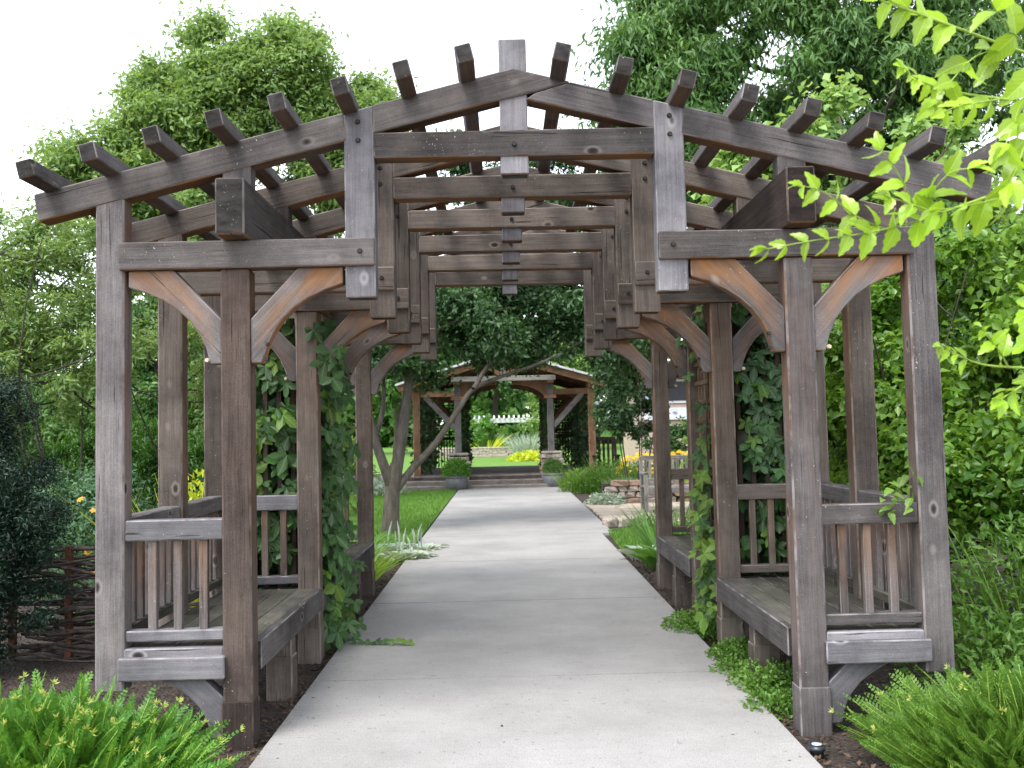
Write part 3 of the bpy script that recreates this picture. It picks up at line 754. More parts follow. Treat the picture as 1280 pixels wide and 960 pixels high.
# planters in front of the piers
def lathe(prof, seg=20):
    a = np.linspace(0, 2 * np.pi, seg, endpoint=False); V = []; Fq = []
    for r, z in prof: V += [(r * math.cos(t), r * math.sin(t), z) for t in a]
    for i in range(len(prof) - 1):
        for j in range(seg): Fq.append((i * seg + j, i * seg + (j + 1) % seg, (i + 1) * seg + (j + 1) % seg, (i + 1) * seg + j))
    return np.array(V), np.array(Fq)
def dome_leaves(c, r, n, L, asp, up=.35, bottom=-.2):
    d = rdir(n); d[:, 2] = np.abs(d[:, 2]) * (1 - bottom) + bottom; d = unit(d)
    P = np.array(c) + d * np.array(r) * (rng.random(n)[:, None] ** .3)
    Nn = unit(d * .6 + np.array([0, 0, up]) + rng.normal(size=(n, 3)) * .4)
    D = unit(d + rng.normal(size=(n, 3)) * .7)
    LL = L * rng.uniform(.7, 1.3, n); return leaves(P, D, Nn, LL, LL * asp)
for (u, v, lab, lab2) in ((572, 612, 'round grey clay planter on the lawn side of the pavilion steps', 'airy bright green fern overflowing the lawn side planter'), (692, 609, 'round grey clay planter on the flower bed side of the steps', 'clipped dark green ball in the flower bed side planter')):
    p = at(u, v, PY - .5 if u < 600 else PY - .62); p.z = .11 if u < 600 else 0.0
    if u < 600: p.y = PY - .93; p.z = 0
    else: p.y = PY - .55
    pot = thing('planter', p, lab, 'planter', 'planters beside the pavilion steps')
    V, Fq = lathe([(.0, 0), (.16, 0), (.23, .08), (.268, .2), (.262, .29), (.25, .31), (.27, .315), (.275, .355), (.235, .36), (.22, .30)])
    npmesh('bowl', V + np.array(p), Fq, M['pot'], pot, smooth=True)
    V, Fq = lathe([(.0, .32), (.226, .318)]); npmesh('soil', V + np.array(p), Fq, M['soil'], pot)
    bs = (p.x, p.y, p.z + .33)
    pl = thing('potted_plant', bs, lab2, 'plant')
    if u < 600: V, Fq = dome_leaves((p.x, p.y, p.z + .43), (.34, .3, .34), 1500, .07, .4)
    else: V, Fq = dome_leaves((p.x, p.y, p.z + .43), (.26, .24, .28), 1900, .04, .5)
    npmesh('foliage', V, Fq, M['lf_bush'] if u < 600 else M['lf_arbor'], pl)

# ================================================================== things beyond the pavilion
wp = thing('white_pergola', (1.2, 56, 0), 'white painted pergola with notched rafter tails beyond the pavilion', 'pergola')
timber('beam', wp, (-2.2, 56, 1.84), (4.2, 56.1, 2.10), 'x', M['white'], fresh=None)
for k in range(22): timber('rafter_tail', wp, (-2.15 + k * .29, 55.6, 2.08), (-2.15 + k * .29 + .09, 58, 2.27), 'y', M['white'], fresh=None)
for xx in (-2.0, 4.0): timber('post', wp, (xx - .1, 55.95, 0), (xx + .1, 56.15, 1.9), 'z', M['white'], fresh=None)
fw = thing('stone_wall', (-.2, 50.5, 0), 'low pale stone wall at the end of the far lawn', 'wall')
timber('core', fw, (-3.6, 50.4, 0), (.75, 50.8, .42), 'x', M['mortar'], 0, None)
for r_ in range(3):
    xx = -3.6
    while xx < .7:
        ww = random.uniform(.22, .5); stone(fw, (xx + ww / 2, 50.38, .08 + r_ * .15), (ww, .16, .16), M['stone']); xx += ww
timber('coping', fw, (-3.65, 50.28, .45), (.8, 50.85, .53), 'x', M['stone'], .02, None)

def blades(c, rx, ry, n, L, wd, lean=.35, curve=.5):
    """upright strap leaves, three quads each"""
    a = rng.random(n) * 2 * np.pi; q = rng.random(n) ** .5
    P = np.c_[c[0] + np.cos(a) * rx * q, c[1] + np.sin(a) * ry * q, np.full(n, c[2])]
    out = np.c_[np.cos(a), np.sin(a), np.zeros(n)] * (q * lean + .08)[:, None] + np.c_[rng.normal(size=(n, 2)) * .12, np.zeros(n)]
    L = L * rng.uniform(.6, 1.2, n); b = rng.random(n) * 2 * np.pi; S = np.c_[np.cos(b), np.sin(b), np.zeros(n)]
    Vs = []; ts = (0, .35, .7, 1.0); ws = (.7, 1, .75, .08)
    for t, wq in zip(ts, ws):
        ctr = P + L[:, None] * (np.array([0, 0, 1]) * t * (1 - .3 * curve * t) + out * (t + curve * t * t))
        Vs += [ctr - S * wd * wq * .5, ctr + S * wd * wq * .5]
    V = np.stack(Vs, 1).reshape(-1, 3); i = np.arange(n)[:, None] * 8
    Fq = np.concatenate([i + np.array([[2 * k, 2 * k + 1, 2 * k + 3, 2 * k + 2]]) for k in range(3)], 0)
    return V, Fq
def plant(name, loc, label, cat, builds, group=None):
    t = thing(name, loc, label, cat, group)
    for nm, (V, Fq), m in builds: npmesh(nm, V, Fq, m, t)
    return t
plant('gold_hosta', (.45, 40, 0), 'bright yellow green foliage mound on the far lawn behind the pavilion', 'plant', [('foliage', dome_leaves((1.15, 42, .02), (1.05, .9, .36), 800, .2, .6), M['lf_yellow'])])
plant('grey_grass', (1.0, 44, 0), 'blue grey ornamental grass tuft behind the yellow foliage mound', 'plant', [('foliage', blades((1.1, 44, 0), .6, .5, 500, 1.3, .03), M['lf_silver'])])
plant('banana_plant', (-.9, 49.6, 0), 'lime green strappy plant standing against the far stone wall', 'plant', [('foliage', blades((-.95, 51.6, 0), .15, .15, 24, 1.3, .14, .9, .6), M['lf_yellow'])])

# background trees
BGT = [(-26, 40, 8.5, 'lf_ash', 'round mid green tree far behind the left hedge'), (-16, 46, 9.5, 'lf_dark', 'dark broad tree behind the wispy willow shrub'), (-7, 62, 13.0, 'lf_ash', 'far green tree standing left of the white pergola'), (-1.0, 66, 14, 'lf_dark', 'dark far tree directly behind the white pergola'),
       (5.5, 62, 12, 'lf_light', 'pale green far tree right of the white pergola'), (14, 50, 9.5, 'lf_ash', 'tall green tree behind the tan house'), (24, 42, 10.5, 'lf_dark', 'dark tree behind the lilac thicket'), (33, 38, 10, 'lf_ash', 'broad green tree at the far right end of the garden')]
for x, y, h, m, lab in BGT:
    r = h * .42
    tree('background_tree', lab, (x, y, 0), h * .3, .28, [((x, y, h * .58), (r * 1.05, r, h * .42), 1)], 60, (.9, 1.7), 330, .34, .6, M[m], M['bark_dark'], 'trees closing the view', limbs=8, shell=.6)

# distant wood that closes the horizon
wl_ = []
for k in range(90):
    x = -95 + k * 2.15 + rng.uniform(-1, 1); y = rng.uniform(84, 100); h = rng.uniform(5.5, 10)
    wl_ += [((x + rng.uniform(-2, 2), y + rng.uniform(-1.5, 1.5), z), rng.uniform(1.3, 2.2)) for z in np.linspace(.8, h, 5)]
V, Fq = clump_leaves([(np.array(c), r * 1.25) for c, r in wl_], 190, 1.0, .65, .4)
tag(npmesh('woodland', V, Fq, M['lf_ash']), 'distant band of woodland beyond the far lawn', 'woodland', kind='stuff')

# small mid-green trees seen through the pavilion
tree('small_tree', 'feathery light green tree seen through the pavilion opening', (2.6, 47, 0), 1.0, .1, [((2.4, 47, 2.2), (1.9, 1.4, 1.9), 1)], 40, (.35, .7), 160, .16, .5, M['lf_light'], M['bark'], limbs=8)
tree('round_shrub', 'bright green rounded shrub beside the far stone wall', (-1.9, 52.5, 0), .4, .08, [((-1.9, 52.5, 1.3), (1.5, 1.2, 1.2), 1)], 30, (.35, .6), 150, .16, .5, M['lf_bush'], M['bark'], cat='shrub', limbs=8)

# tan house glimpsed behind the trellis
hs_ = thing('house', (8.0, 30, 0), 'tan sided house with white trim partly hidden behind garden trees', 'house')
timber('wall', hs_, (4.6, 30, 0), (13, 36, 3.2), 'x', M['siding'], 0, None)
timber('trim_band', hs_, (4.55, 29.93, 1.65), (13.05, 30.0, 2.05), 'x', M['white'], 0, None)
prism('roof', hs_, [(4.1, 3.1), (13.5, 3.1), (8.8, 4.9)], 29.4, 36.6, (1, 0), M['stone_brown'], 0, None)
for xx in (5.2, 7.4, 9.6):
    wn = timber('window', hs_, (xx, 29.95, 2.2), (xx + 1.0, 30.02, 3.0), 'z', M['white'], 0, None)
    timber('pane', wn, (xx + .08, 29.93, 2.28), (xx + .92, 29.949, 2.92), 'z', M['black'], 0, None)

# ================================================================== forked tree over the path
CTY = 9.95
ct = thing('forked_tree', at(487, 672, CTY) * 1.0, 'grey barked tree forking low on the lawn, its dark crown arching over the path', 'tree')
def ppath(pts, y0, y1, zmin=None):
    n = len(pts); out = []
    for i, (u, v) in enumerate(pts): out.append(np.array(at(u, v, y0 + (y1 - y0) * i / (n - 1))))
    # resample smoothly
    out = np.array(out); t = np.linspace(0, n - 1, (n - 1) * 3 + 1); i0 = np.clip(t.astype(int), 0, n - 2); f = (t - i0)[:, None]
    P = lambda k: out[np.clip(k, 0, n - 1)]
    return .5 * ((2 * P(i0)) + (-P(i0 - 1) + P(i0 + 1)) * f + (2 * P(i0 - 1) - 5 * P(i0) + 4 * P(i0 + 1) - P(i0 + 2)) * f ** 2 + (-P(i0 - 1) + 3 * P(i0) - 3 * P(i0 + 1) + P(i0 + 2)) * f ** 3)
prt = []
for pts, y1, r0, r1 in (([(486, 685), (487, 668), (489, 640), (491, 608), (496, 580)], CTY, .15, .10),
                        ([(491, 614), (481, 585), (468, 548), (458, 505), (448, 455), (440, 410)], CTY - .3, .085, .03),
                        ([(468, 548), (477, 520), (480, 480), (476, 440)], CTY + .3, .045, .02),
                        ([(496, 584), (504, 535), (510, 485), (517, 430), (535, 375), (560, 320)], CTY + .4, .095, .025),
                        ([(494, 614), (516, 585), (546, 552), (574, 510), (592, 486), (628, 470), (680, 452), (740, 420)], CTY + .5, .06, .014),
                        ([(592, 486), (612, 455), (650, 420), (700, 390)], CTY + .8, .04, .012), ([(517, 430), (570, 400), (640, 385), (720, 372)], CTY + .9, .035, .01)):
    p = ppath(pts, CTY, y1); prt.append(tube(p, np.linspace(r0, r1, len(p)), 8))
V, Fq = join(prt); npmesh('trunk', V, Fq, M['bark'], ct, smooth=True)
c0 = at(600, 405, CTY + .7); c1 = at(470, 420, CTY); c2 = at(760, 430, CTY + .6); c3 = at(610, 250, CTY + 1); c4 = at(680, 130, CTY + 1.4); c6 = at(800, 330, CTY + .6); c7 = at(565, 375, CTY + .9); c8 = at(715, 385, CTY + .9)
cl = crown_clumps([(c0, (1.7, 1.2, .95), 4), (c1, (.9, 1.1, .95), 2), (c2, (.8, 1.1, .85), 2), (c3, (2.2, 1.3, 1.0), 3), (c4, (1.1, 1, .9), .3), (c6, (.9, 1, 1.0), 1.6), (c7, (.5, .8, .45), 1.2), (c8, (.5, .8, .55), 1.6), (at(640, 432, CTY + .9), (.6, .6, .2), 1.4), (at(640, 370, CTY + 1.1), (1.2, .8, .4), 2)], 330, .22, .5, .35)
cl = [c for c in cl if not (c[0][2] < 2.42 and -.95 < c[0][0] < 1.5)]
V, Fq = clump_leaves(cl, 300, .075, .5, .4); npmesh('crown', V, Fq, M['lf_crab'], ct)

# ================================================================== large trees either side
tree('tall_tree', 'tall airy light green tree rising behind the left roof slope', (-5.3, 16, 0), 3.5, .22, [((-4.9, 16, 8.5), (1.7, 1.4, 1.65), 3.4), ((-6.8, 16, 7.9), (1.3, 1.2, 1.3), 2.3), ((-7.9, 16, 6.6), (1.4, 1.3, 1.3), 2.4), ((-3.2, 16.4, 7.8), (1.1, 1.2, 1.5), 2.4), ((-5.3, 16, 6.3), (2.6, 1.7, 1.6), 3), ((-5.3, 16, 4.6), (2.6, 1.6, 1.1), 1.4)], 300, (.38, .85), 420, .118, .42, M['lf_light'], M['bark'], limbs=60, shell=.5)
tree('tall_tree', 'massive dark ash-leaved tree towering behind the right roof slope', (6.2, 15.5, 0), 3.0, .3, [((5.8, 15, 7.6), (3.6, 2.2, 3.2), 5), ((3.2, 15, 7.6), (1.5, 1.6, 1.9), 1.8), ((9.6, 15, 7.2), (3.2, 2.2, 3.4), 4), ((8.2, 15, 9.6), (2.8, 2, 1.7), 2), ((4.0, 15, 9.2), (1.7, 1.6, 1.2), 1.2), ((5.0, 14.6, 4.6), (3.4, 1.8, 1.4), 2)], 290, (.5, 1.05), 480, .17, .28, M['lf_ash'], M['bark_dark'], hang=.7, limbs=30, shell=.5, up=.3)
tree('pale_tree', 'pale lime green layered tree in front of the dark ash tree', (4.7, 9.0, 0), 1.8, .1, [((4.5, 9, 5.0), (1.5, 1.1, 1.0), 3), ((3.3, 9, 4.2), (.9, .9, .7), 1.3), ((5.9, 9, 4.5), (1.3, 1.1, .9), 2), ((3.0, 9.2, 5.0), (.5, .6, .5), .5)], 62, (.26, .5), 210, .11, .75, M['lf_lime'], M['bark'], limbs=18, shell=.45, up=.8)

def shrub(name, label, base, ells, K, rr, per, size, asp, mat, group=None, stems=6, spread=.3, up=.45, hang=0., limbs=22, trunk=.022):
    return tree(name, label, base, .25, trunk, ells, K, rr, per, size, asp, mat, M['bark_dark'], group, up, hang, 'shrub', limbs, stems, spread, .4)
# right thicket
G = 'lilac thicket beside the benches'
shrub('lilac_shrub', 'dense round-leaved shrub pressed against the right bench back', (3.1, 3.4, 0), [((3.15, 3.5, 1.75), (.85, 1.3, 1.45), 3), ((3.0, 2.6, 1.0), (.7, .8, .8), 1)], 110, (.2, .42), 300, .07, .62, M['lf_lilac'], G)
shrub('lilac_shrub', 'tall round-leaved shrub with hanging shoots right of the corner post', (4.4, 2.6, 0), [((4.4, 2.8, 1.9), (1.0, 1.3, 1.5), 3), ((4.1, 2.0, 1.0), (.9, .9, .8), 1.2)], 130, (.2, .42), 320, .07, .62, M['lf_lilac'], G)
shrub('lilac_shrub', 'round-leaved shrub behind the middle of the right bench', (3.0, 6.6, 0), [((3.0, 6.6, 1.7), (1.0, 1.4, 1.5), 3)], 80, (.25, .5), 260, .085, .62, M['lf_lilac'], G)
shrub('dark_shrub', 'tall dark shrub filling the gap below the pale lime tree', (5.3, 6.8, 0), [((5.2, 6.8, 2.2), (1.8, 1.2, 2.0), 3), ((7.4, 5.5, 2.4), (1.6, 1.4, 2.2), 2), ((3.9, 7.6, 2.9), (1.0, 1, 1.0), 1)], 120, (.3, .65), 300, .10, .5, M['lf_dark'], None, up=.3)
plant('herb_clump', (3.3, .9, 0), 'narrow-leaved green perennials at the foot of the round-leaved shrubs', 'plant', [('foliage', blades((3.35, 1.2, 0), .8, .6, 140, .8, .014, .3, .3), M['lf_lilac']), ('leaves', dome_leaves((3.3, 1.2, .1), (.95, .7, .85), 4200, .06, .38), M['lf_ground'])])
plant('herb_clump', (2.7, 1.0, 0), 'low yellow green ground plants behind the right corner post', 'plant', [('foliage', dome_leaves((2.55, .9, .05), (.45, .7, .32), 1200, .05, .5), M['lf_ground'])])

# left shrubs
shrub('willow_shrub', 'tall wispy willow-leaved shrub with thin upright stems', (-4.35, 5.4, 0), [((-4.5, 5.4, 2.75), (1.0, 1.0, 1.25), 3), ((-5.7, 5.8, 2.6), (1.0, .9, 1.3), 2.2)], 140, (.2, .42), 250, .062, .32, M['lf_willow'], stems=11, spread=.5, limbs=40)
shrub('willow_shrub', 'wispy willow-leaved shrub seen between the left bench posts', (-3.1, 6.6, 0), [((-3.15, 6.6, 2.45), (.8, .9, 1.0), 3)], 60, (.2, .4), 230, .062, .32, M['lf_willow'], stems=9, spread=.4, limbs=26)
for (x, y, h, lab) in ((-5.2, 8.2, 2.0, 'bright green arborvitae behind the willow-leaved shrub'), (-4.0, 7.9, 1.75, 'green arborvitae in the middle of the low hedge'), (-2.95, 8.3, 1.85, 'green arborvitae nearest the forked tree lawn'), (-6.4, 8.0, 2.3, 'tall arborvitae at the far end of the low hedge')):
    shrub('arborvitae', lab, (x, y, 0), [((x, y, h * .5), (.75, .7, h * .5), 1)], 46, (.2, .36), 420, .075, .28, M['lf_arbor'], 'arborvitae hedge', stems=1, spread=0, up=.9, hang=-.8, limbs=4)
shrub('yew_shrub', 'very dark dense yew beside the wattle fence', (-3.42, 1.65, 0), [((-3.40, 1.65, .80), (.58, .5, .80), 3), ((-3.52, 1.65, 1.5), (.44, .4, .5), 1.4)], 290, (.12, .22), 480, .027, .26, M['lf_yew'], stems=1, spread=0, limbs=4)
shrub('blue_shrub', 'rounded blue green shrub behind the dark yew', (-3.55, 3.7, 0), [((-3.5, 3.7, .75), (.62, .6, .5), 1)], 44, (.14, .26), 300, .045, .45, M['lf_blue'], stems=5, limbs=10)
shrub('blue_shrub', 'lower blue green shrub hugging the left bench back', (-2.85, 4.6, 0), [((-2.8, 4.6, .6), (.6, .6, .48), 1)], 36, (.14, .26), 260, .05, .45, M['lf_arbor'], stems=5, limbs=10)
plant('gold_shrub', (-2.45, 3.2, 0), 'yellow green shoots rising behind the left bench rail', 'plant', [('foliage', blades((-2.4, 3.1, 0), .25, .4, 120, 1.15, .022, .3, .4), M['lf_yellow']), ('leaves', dome_leaves((-2.4, 3.1, .85), (.22, .4, .32), 260, .07, .4), M['lf_yellow'])])
_fm = {}
def flower_parts(parent, c, r, n, rad, mat, nz=.8):
    """small seven-petalled blooms, each its own part"""
    if mat.name not in _fm:
        a = np.arange(7) / 7 * 2 * np.pi; D = np.c_[np.cos(a), np.sin(a), np.zeros(7)]
        V, Fq = leaves(np.zeros((7, 3)), D, np.repeat([[0, 0, 1.]], 7, 0), 1, .62, .05, .15)
        me = bpy.data.meshes.new('bloom_' + mat.name); me.from_pydata(V.tolist(), [], Fq.tolist()); me.materials.append(mat); _fm[mat.name] = me
    for i in range(n):
        d = rdir(1)[0]; d[2] = abs(d[2]); C = np.array(c) + d * np.array(r)
        N = Vector(unit(np.array([0, -.5, nz]) + rng.normal(size=3) * .3)); q = N.to_track_quat('Z', 'Y')
        link(bpy.data.objects.new('flower', _fm[mat.name]), parent, Matrix.Translation(Vector(C)) @ q.to_matrix().to_4x4() @ Matrix.Scale(rad * rng.uniform(.8, 1.2), 4))
plant('marigold_clump', (-3.05, 2.9, 0), 'leafy marigolds with small orange blooms above the wattle fence', 'flowers',
      [('foliage', dome_leaves((-3.05, 3.0, .2), (.5, .4, .72), 1700, .055, .35), M['lf_blue'])])
flower_parts([o for o in WM if o.name.startswith('marigold_clump')][-1], (-3.1, 2.75, .5), (.42, .25, .52), 14, .034, M['fl_orange'])

for x, y, h, lab in ((-6.6, 11.5, 3.0, 'broad green laurel behind the arborvitae hedge'), (-4.4, 12.5, 2.6, 'green laurel between the hedge and the forked tree')):
    shrub('laurel_shrub', lab, (x, y, 0), [((x, y, h * .5), (1.4, 1.0, h * .5), 1)], 70, (.3, .55), 240, .10, .45, M['lf_ash'], 'laurels behind the hedge', limbs=10)
# wattle fence
wf = thing('wattle_fence', (-2.75, 2.0, 0), 'low woven fence of dead grey branches with reddish stakes', 'fence')
for k in range(60):
    z = .02 + (k % 30) * .0225 + rng.uniform(-.01, .01); x0 = rng.uniform(-3.6, -3.0); x1 = x0 + rng.uniform(.7, 1.4); yy = 2.0 + rng.uniform(-.06, .06) + (.18 if k >= 30 else 0)
    n = 9; t = np.linspace(0, 1, n)
    P = np.c_[x0 + (x1 - x0) * t, yy + .05 * np.sin(t * rng.uniform(5, 9) + k * 3.1), z + rng.normal() * .10 * (t - .4) + .03 * np.sin(t * 7 + k * 1.7)]; P[:, 2] = np.maximum(P[:, 2], .012)
    V, Fq = tube(P, np.linspace(rng.uniform(.009, .017), .005, n), 5); npmesh('woven_branch', V, Fq, M['twig'], wf, smooth=True)
for x, h in ((-3.35, .66), (-2.98, .74), (-2.78, .62), (-2.52, .66), (-2.3, .64)):
    timber('stake', wf, (x - .022, 2.07, -.05), (x + .022, 2.115, h), 'z', M['stake'], .004, None)

# hedges and shrubs round the lawn
for x, y, rx, h, m, lab in ((-4.4, 21.3, 1.1, 1.6, 'lf_light', 'bright green shrub behind the lawn beside the pavilion steps'), (-6.6, 20.0, 1.5, 2.2, 'lf_willow', 'loose pale shrub at the back of the lawn'), (-8.5, 16, 1.6, 2.2, 'lf_ash', 'broad green shrub at the far corner of the lawn'),
                            (4.6, 20.5, 1.3, 1.9, 'lf_dark', 'dark shrub beside the pavilion chair'), (6.8, 18.5, 1.6, 2.4, 'lf_ash', 'green shrub in front of the tan house')):
    shrub('garden_shrub', lab, (x, y, 0), [((x, y, h * .5), (rx, rx * .8, h * .48), 1)], 40, (.25, .5), 200, .10, .5, M[m], 'shrubs round the lawn', limbs=8)
plant('silver_mound', (-2.9, 18.6, 0), 'silvery grey border plants at the back of the lawn', 'plant', [('foliage', dome_leaves((-2.9, 18.9, .0), (.6, .5, .4), 700, .12, .35), M['lf_silver'])])

# ================================================================== plants on the left edge of the path
def hosta(name, loc, label, n, L, wd, mat, group=None, rx=.06, tilt=(.35, 1.1), cat='plant', objs=True):
    """broad arching leaves, each leaf its own part"""
    t = thing(name, loc, label, cat, group)
    key = mat.name + '_leafm'
    me = bpy.data.meshes.get(key)
    if me is None:
        nu, nv = 6, 5; V = []; Fq = []
        for i in range(nu):
            u = i / (nu - 1); wv = math.sin(min(1, u * 1.02) ** .8 * math.pi) ** .8 * .5 + .02
            for j in range(nv):
                v = (j / (nv - 1) - .5) * 2
                V.append((u, v * wv, .35 * u - .55 * u * u + abs(v) * wv * .35))
        for i in range(nu - 1):
            for j in range(nv - 1): Fq.append((i * nv + j, (i + 1) * nv + j, (i + 1) * nv + j + 1, i * nv + j + 1))
        me = bpy.data.meshes.new(key); me.from_pydata(V, [], Fq); me.shade_smooth(); me.materials.append(mat)
    for k in range(n):
        a = k * 2.399 + rng.uniform(-.3, .3); f = k / n; ti = tilt[1] + (tilt[0] - tilt[1]) * f
        l = L * rng.uniform(.75, 1.15) * (.8 + .3 * f); r = rx * (.3 + f)
        W = Matrix.Translation((loc[0] + math.cos(a) * r, loc[1] + math.sin(a) * r, loc[2] + .01)) @ Matrix.Rotation(a, 4, 'Z') @ Matrix.Rotation(-ti, 4, 'Y') @ Matrix.Rotation(rng.uniform(-.3, .3), 4, 'X') @ Matrix.Diagonal((l, l * wd, l, 1))
        link(bpy.data.objects.new('leaf', me), t, W)
    return t
for u, v, nn, L, lab in ((508, 706, 44, .17, 'silvery lamb\'s ear clump spilling onto the path edge'), (495, 690, 34, .16, 'silvery lamb\'s ear clump at the foot of the forked tree'), (528, 690, 26, .14, 'small silvery lamb\'s ear clump touching the lawn edge')):
    p = at(u, v, 6.9 + (706 - v) * .05); p.z = .0; p.x = min(p.x, -1.08)
    le = hosta('lambs_ear', p, lab, nn, L, .75, M['lf_silver'], 'lamb\'s ear by the path', .17, (.35, .95))
    for k in range(4):
        b = np.array(p) + np.array([rng.uniform(-.15, .1), rng.uniform(-.1, .1), 0]); tp = b + np.array([rng.uniform(-.08, .08), rng.uniform(-.05, .05), rng.uniform(.18, .42)])
        V, Fq = tube(bez(b, tp, (rng.uniform(-.05, .05), 0, 0), 5), [.004, .006, .012, .012, .003], 6); npmesh('flower_spike', V, Fq, M['lf_silver'], le, smooth=True)
plant('daylily_clump', (-1.5, 5.2, 0), 'yellow green grassy clump at the end of the left bench', 'plant', [('foliage', blades((-1.48, 5.25, 0), .12, .3, 240, .34, .014, .6, .8), M['lf_daylily'])])
plant('daylily_clump', (-1.75, 6.4, 0), 'green grassy clump between the left bench and the forked tree', 'plant', [('foliage', blades((-1.75, 6.3, 0), .18, .4, 240, .45, .014, .5, .8), M['lf_iris'])])

# ================================================================== plants and paving on the right
for u, v, r, h, lab in ((872, 792, .24, .17, 'rounded green groundcover mound touching the path by the trellis'), (912, 836, .26, .16, 'spreading green groundcover under the right bench front'), (966, 880, .27, .19, 'leafy green groundcover mound beside the right front post')):
    p = at(u, v, .3); q = CAMP + (p - CAMP) * ((.02 - CH) / (p.z - CH)); 
    plant('groundcover_mound', (q.x, q.y, 0), lab, 'plant', [('foliage', join([dome_leaves((q.x + .07 + rng.uniform(-.1, .12), q.y + .12 + rng.uniform(-.25, .25), .0), (r * f, r * f * 1.25, h * f), int(2200 * f * f), .024, .7, .6) for f in (.85, .55, .6, .45, .35)]), M['lf_ground'])], 'groundcover along the right path edge')
hosta('hosta', (1.5, 5.75, 0), 'glossy green hosta beside the end of the right bench', 34, .27, .5, M['lf_hosta'], None, .14, (.75, 1.4))
hosta('hosta', (1.38, 6.3, 0), 'white edged hosta on the path side of the green hosta', 18, .2, .6, M['lf_silver'], None, .1, (.7, 1.35))
plant('iris_clump', (1.75, 6.7, 0), 'tall sword-leaved iris behind the right bench end', 'plant', [('foliage', blades((1.72, 6.6, 0), .22, .3, 90, .58, .03, .4, .35), M['lf_iris'])])
plant('catmint_clump', (2.3, 9.3, 0), 'soft dark green low shrub at the flagstone edge', 'plant', [('foliage', dome_leaves((2.2, 9.7, .0), (.65, .35, .27), 1600, .045, .3), M['lf_arbor']), ('stems', blades((2.2, 9.7, .1), .5, .25, 70, .3, .006), M['lf_iris'])])
# low stone edging block at the path notch
eb = thing('edging_stones', (1.55, 10.15, 0), 'short row of low grey edging stones by the path notch', 'edging')
for k in range(4): stone(eb, (1.42 + k * .17, 10.2 + k * .1, .06), (.19, .2, .15), M['stone'], .5)

# flagstones
pt = sheet('patio', [(1.37, 10.4), (1.37, 14.5), (5.2, 14.5), (5.2, 10.2)], .006, M['mortar'], 'irregular tan flagstone patio beside the path')
gx, gy = 7, 7; PX = np.linspace(1.40, 5.15, gx + 1); PYY = np.linspace(10.4, 14.4, gy + 1)
GP = [[(PX[i] + (rng.uniform(-.16, .16) if 0 < i < gx else 0), PYY[j] + (rng.uniform(-.16, .16) if 0 < j < gy else 0)) for j in range(gy + 1)] for i in range(gx + 1)]
for i in range(gx):
    for j in range(gy):
        q = [GP[i][j], GP[i + 1][j], GP[i + 1][j + 1], GP[i][j + 1]]; c = np.mean(q, axis=0)
        bm = bmesh.new(); zz = .03 + rng.uniform(0, .008)
        ring = []
        for k in range(4):
            a, b = np.array(q[k]), np.array(q[(k + 1) % 4])
            for f in (0.12, .5, .88): ring.append(c + (a + (b - a) * f + rng.normal(size=2) * .015 - c) * .955)
        A = [bm.verts.new((*p, zz)) for p in ring]; B = [bm.verts.new((*p, .0)) for p in ring]
        bm.faces.new(A)
        for k in range(12): bm.faces.new((A[k], B[k], B[(k + 1) % 12], A[(k + 1) % 12]))
        fin('flagstone', bm, M['flag'], pt, Matrix.Identity(4))

# dry stone wall of the raised bed
sw = thing('stone_wall', (2.6, 14.6, 0), 'low dry stacked stone wall edging the raised flower bed', 'wall')
timber('core', sw, (1.75, 14.72, 0), (4.6, 15.0, .38), 'x', M['mortar'], 0, None)
for r_ in range(4):
    x = 1.55 + r_ * .12
    while x < 4.6:
        ww = random.uniform(.14, .34); hh = .115
        if .05 + r_ * .11 < .22 + (x - 1.5) * .45:
            stone(sw, (x + ww / 2, 14.68 + random.uniform(-.03, .03), .055 + r_ * .112), (ww, .26, hh * random.uniform(.85, 1.15)), M['stone'] if random.random() < .6 else M['stone_brown'], random.uniform(-.15, .15))
        x += ww + .01
# garden bench on the patio
gb = thing('garden_bench', (3.1, 12.6, 0), 'silvered slatted teak bench standing on the flagstones', 'bench')
BX0, BX1, BY = at(806, 620, 12.4).x, at(806, 620, 12.4).x + 1.45, 12.4
for x in (BX0, BX1 - .06):
    timber('leg', gb, (x, BY, .03), (x + .06, BY + .06, .64), 'z', M['wood_bench'], .005, None)
    beam('leg', gb, (x + .03, BY + .52, .03), (x + .03, BY + .60, .92), .06, .06, M['wood_bench'])
    timber('armrest', gb, (x - .01, BY - .02, .64), (x + .07, BY + .56, .675), 'y', M['wood_bench'], .005, None)
for k in range(5): timber('seat_slat', gb, (BX0, BY + .02 + k * .1, .42), (BX1, BY + .1 + k * .1, .445), 'x', M['wood_bench'], .004, None)
timber('apron', gb, (BX0 + .06, BY + .01, .34), (BX1 - .06, BY + .035, .42), 'x', M['wood_bench'], .004, None)
timber('back_rail', gb, (BX0, BY + .56, .86), (BX1, BY + .60, .94), 'x', M['wood_bench'], .006, None)
timber('back_rail', gb, (BX0, BY + .55, .5), (BX1, BY + .58, .55), 'x', M['wood_bench'], .006, None)
for k in range(17):
    x = BX0 + .08 + k * (BX1 - BX0 - .2) / 16
    timber('back_slat', gb, (x, BY + .56, .54), (x + .045, BY + .58, .87), 'z', M['wood_bench'], .003, None)

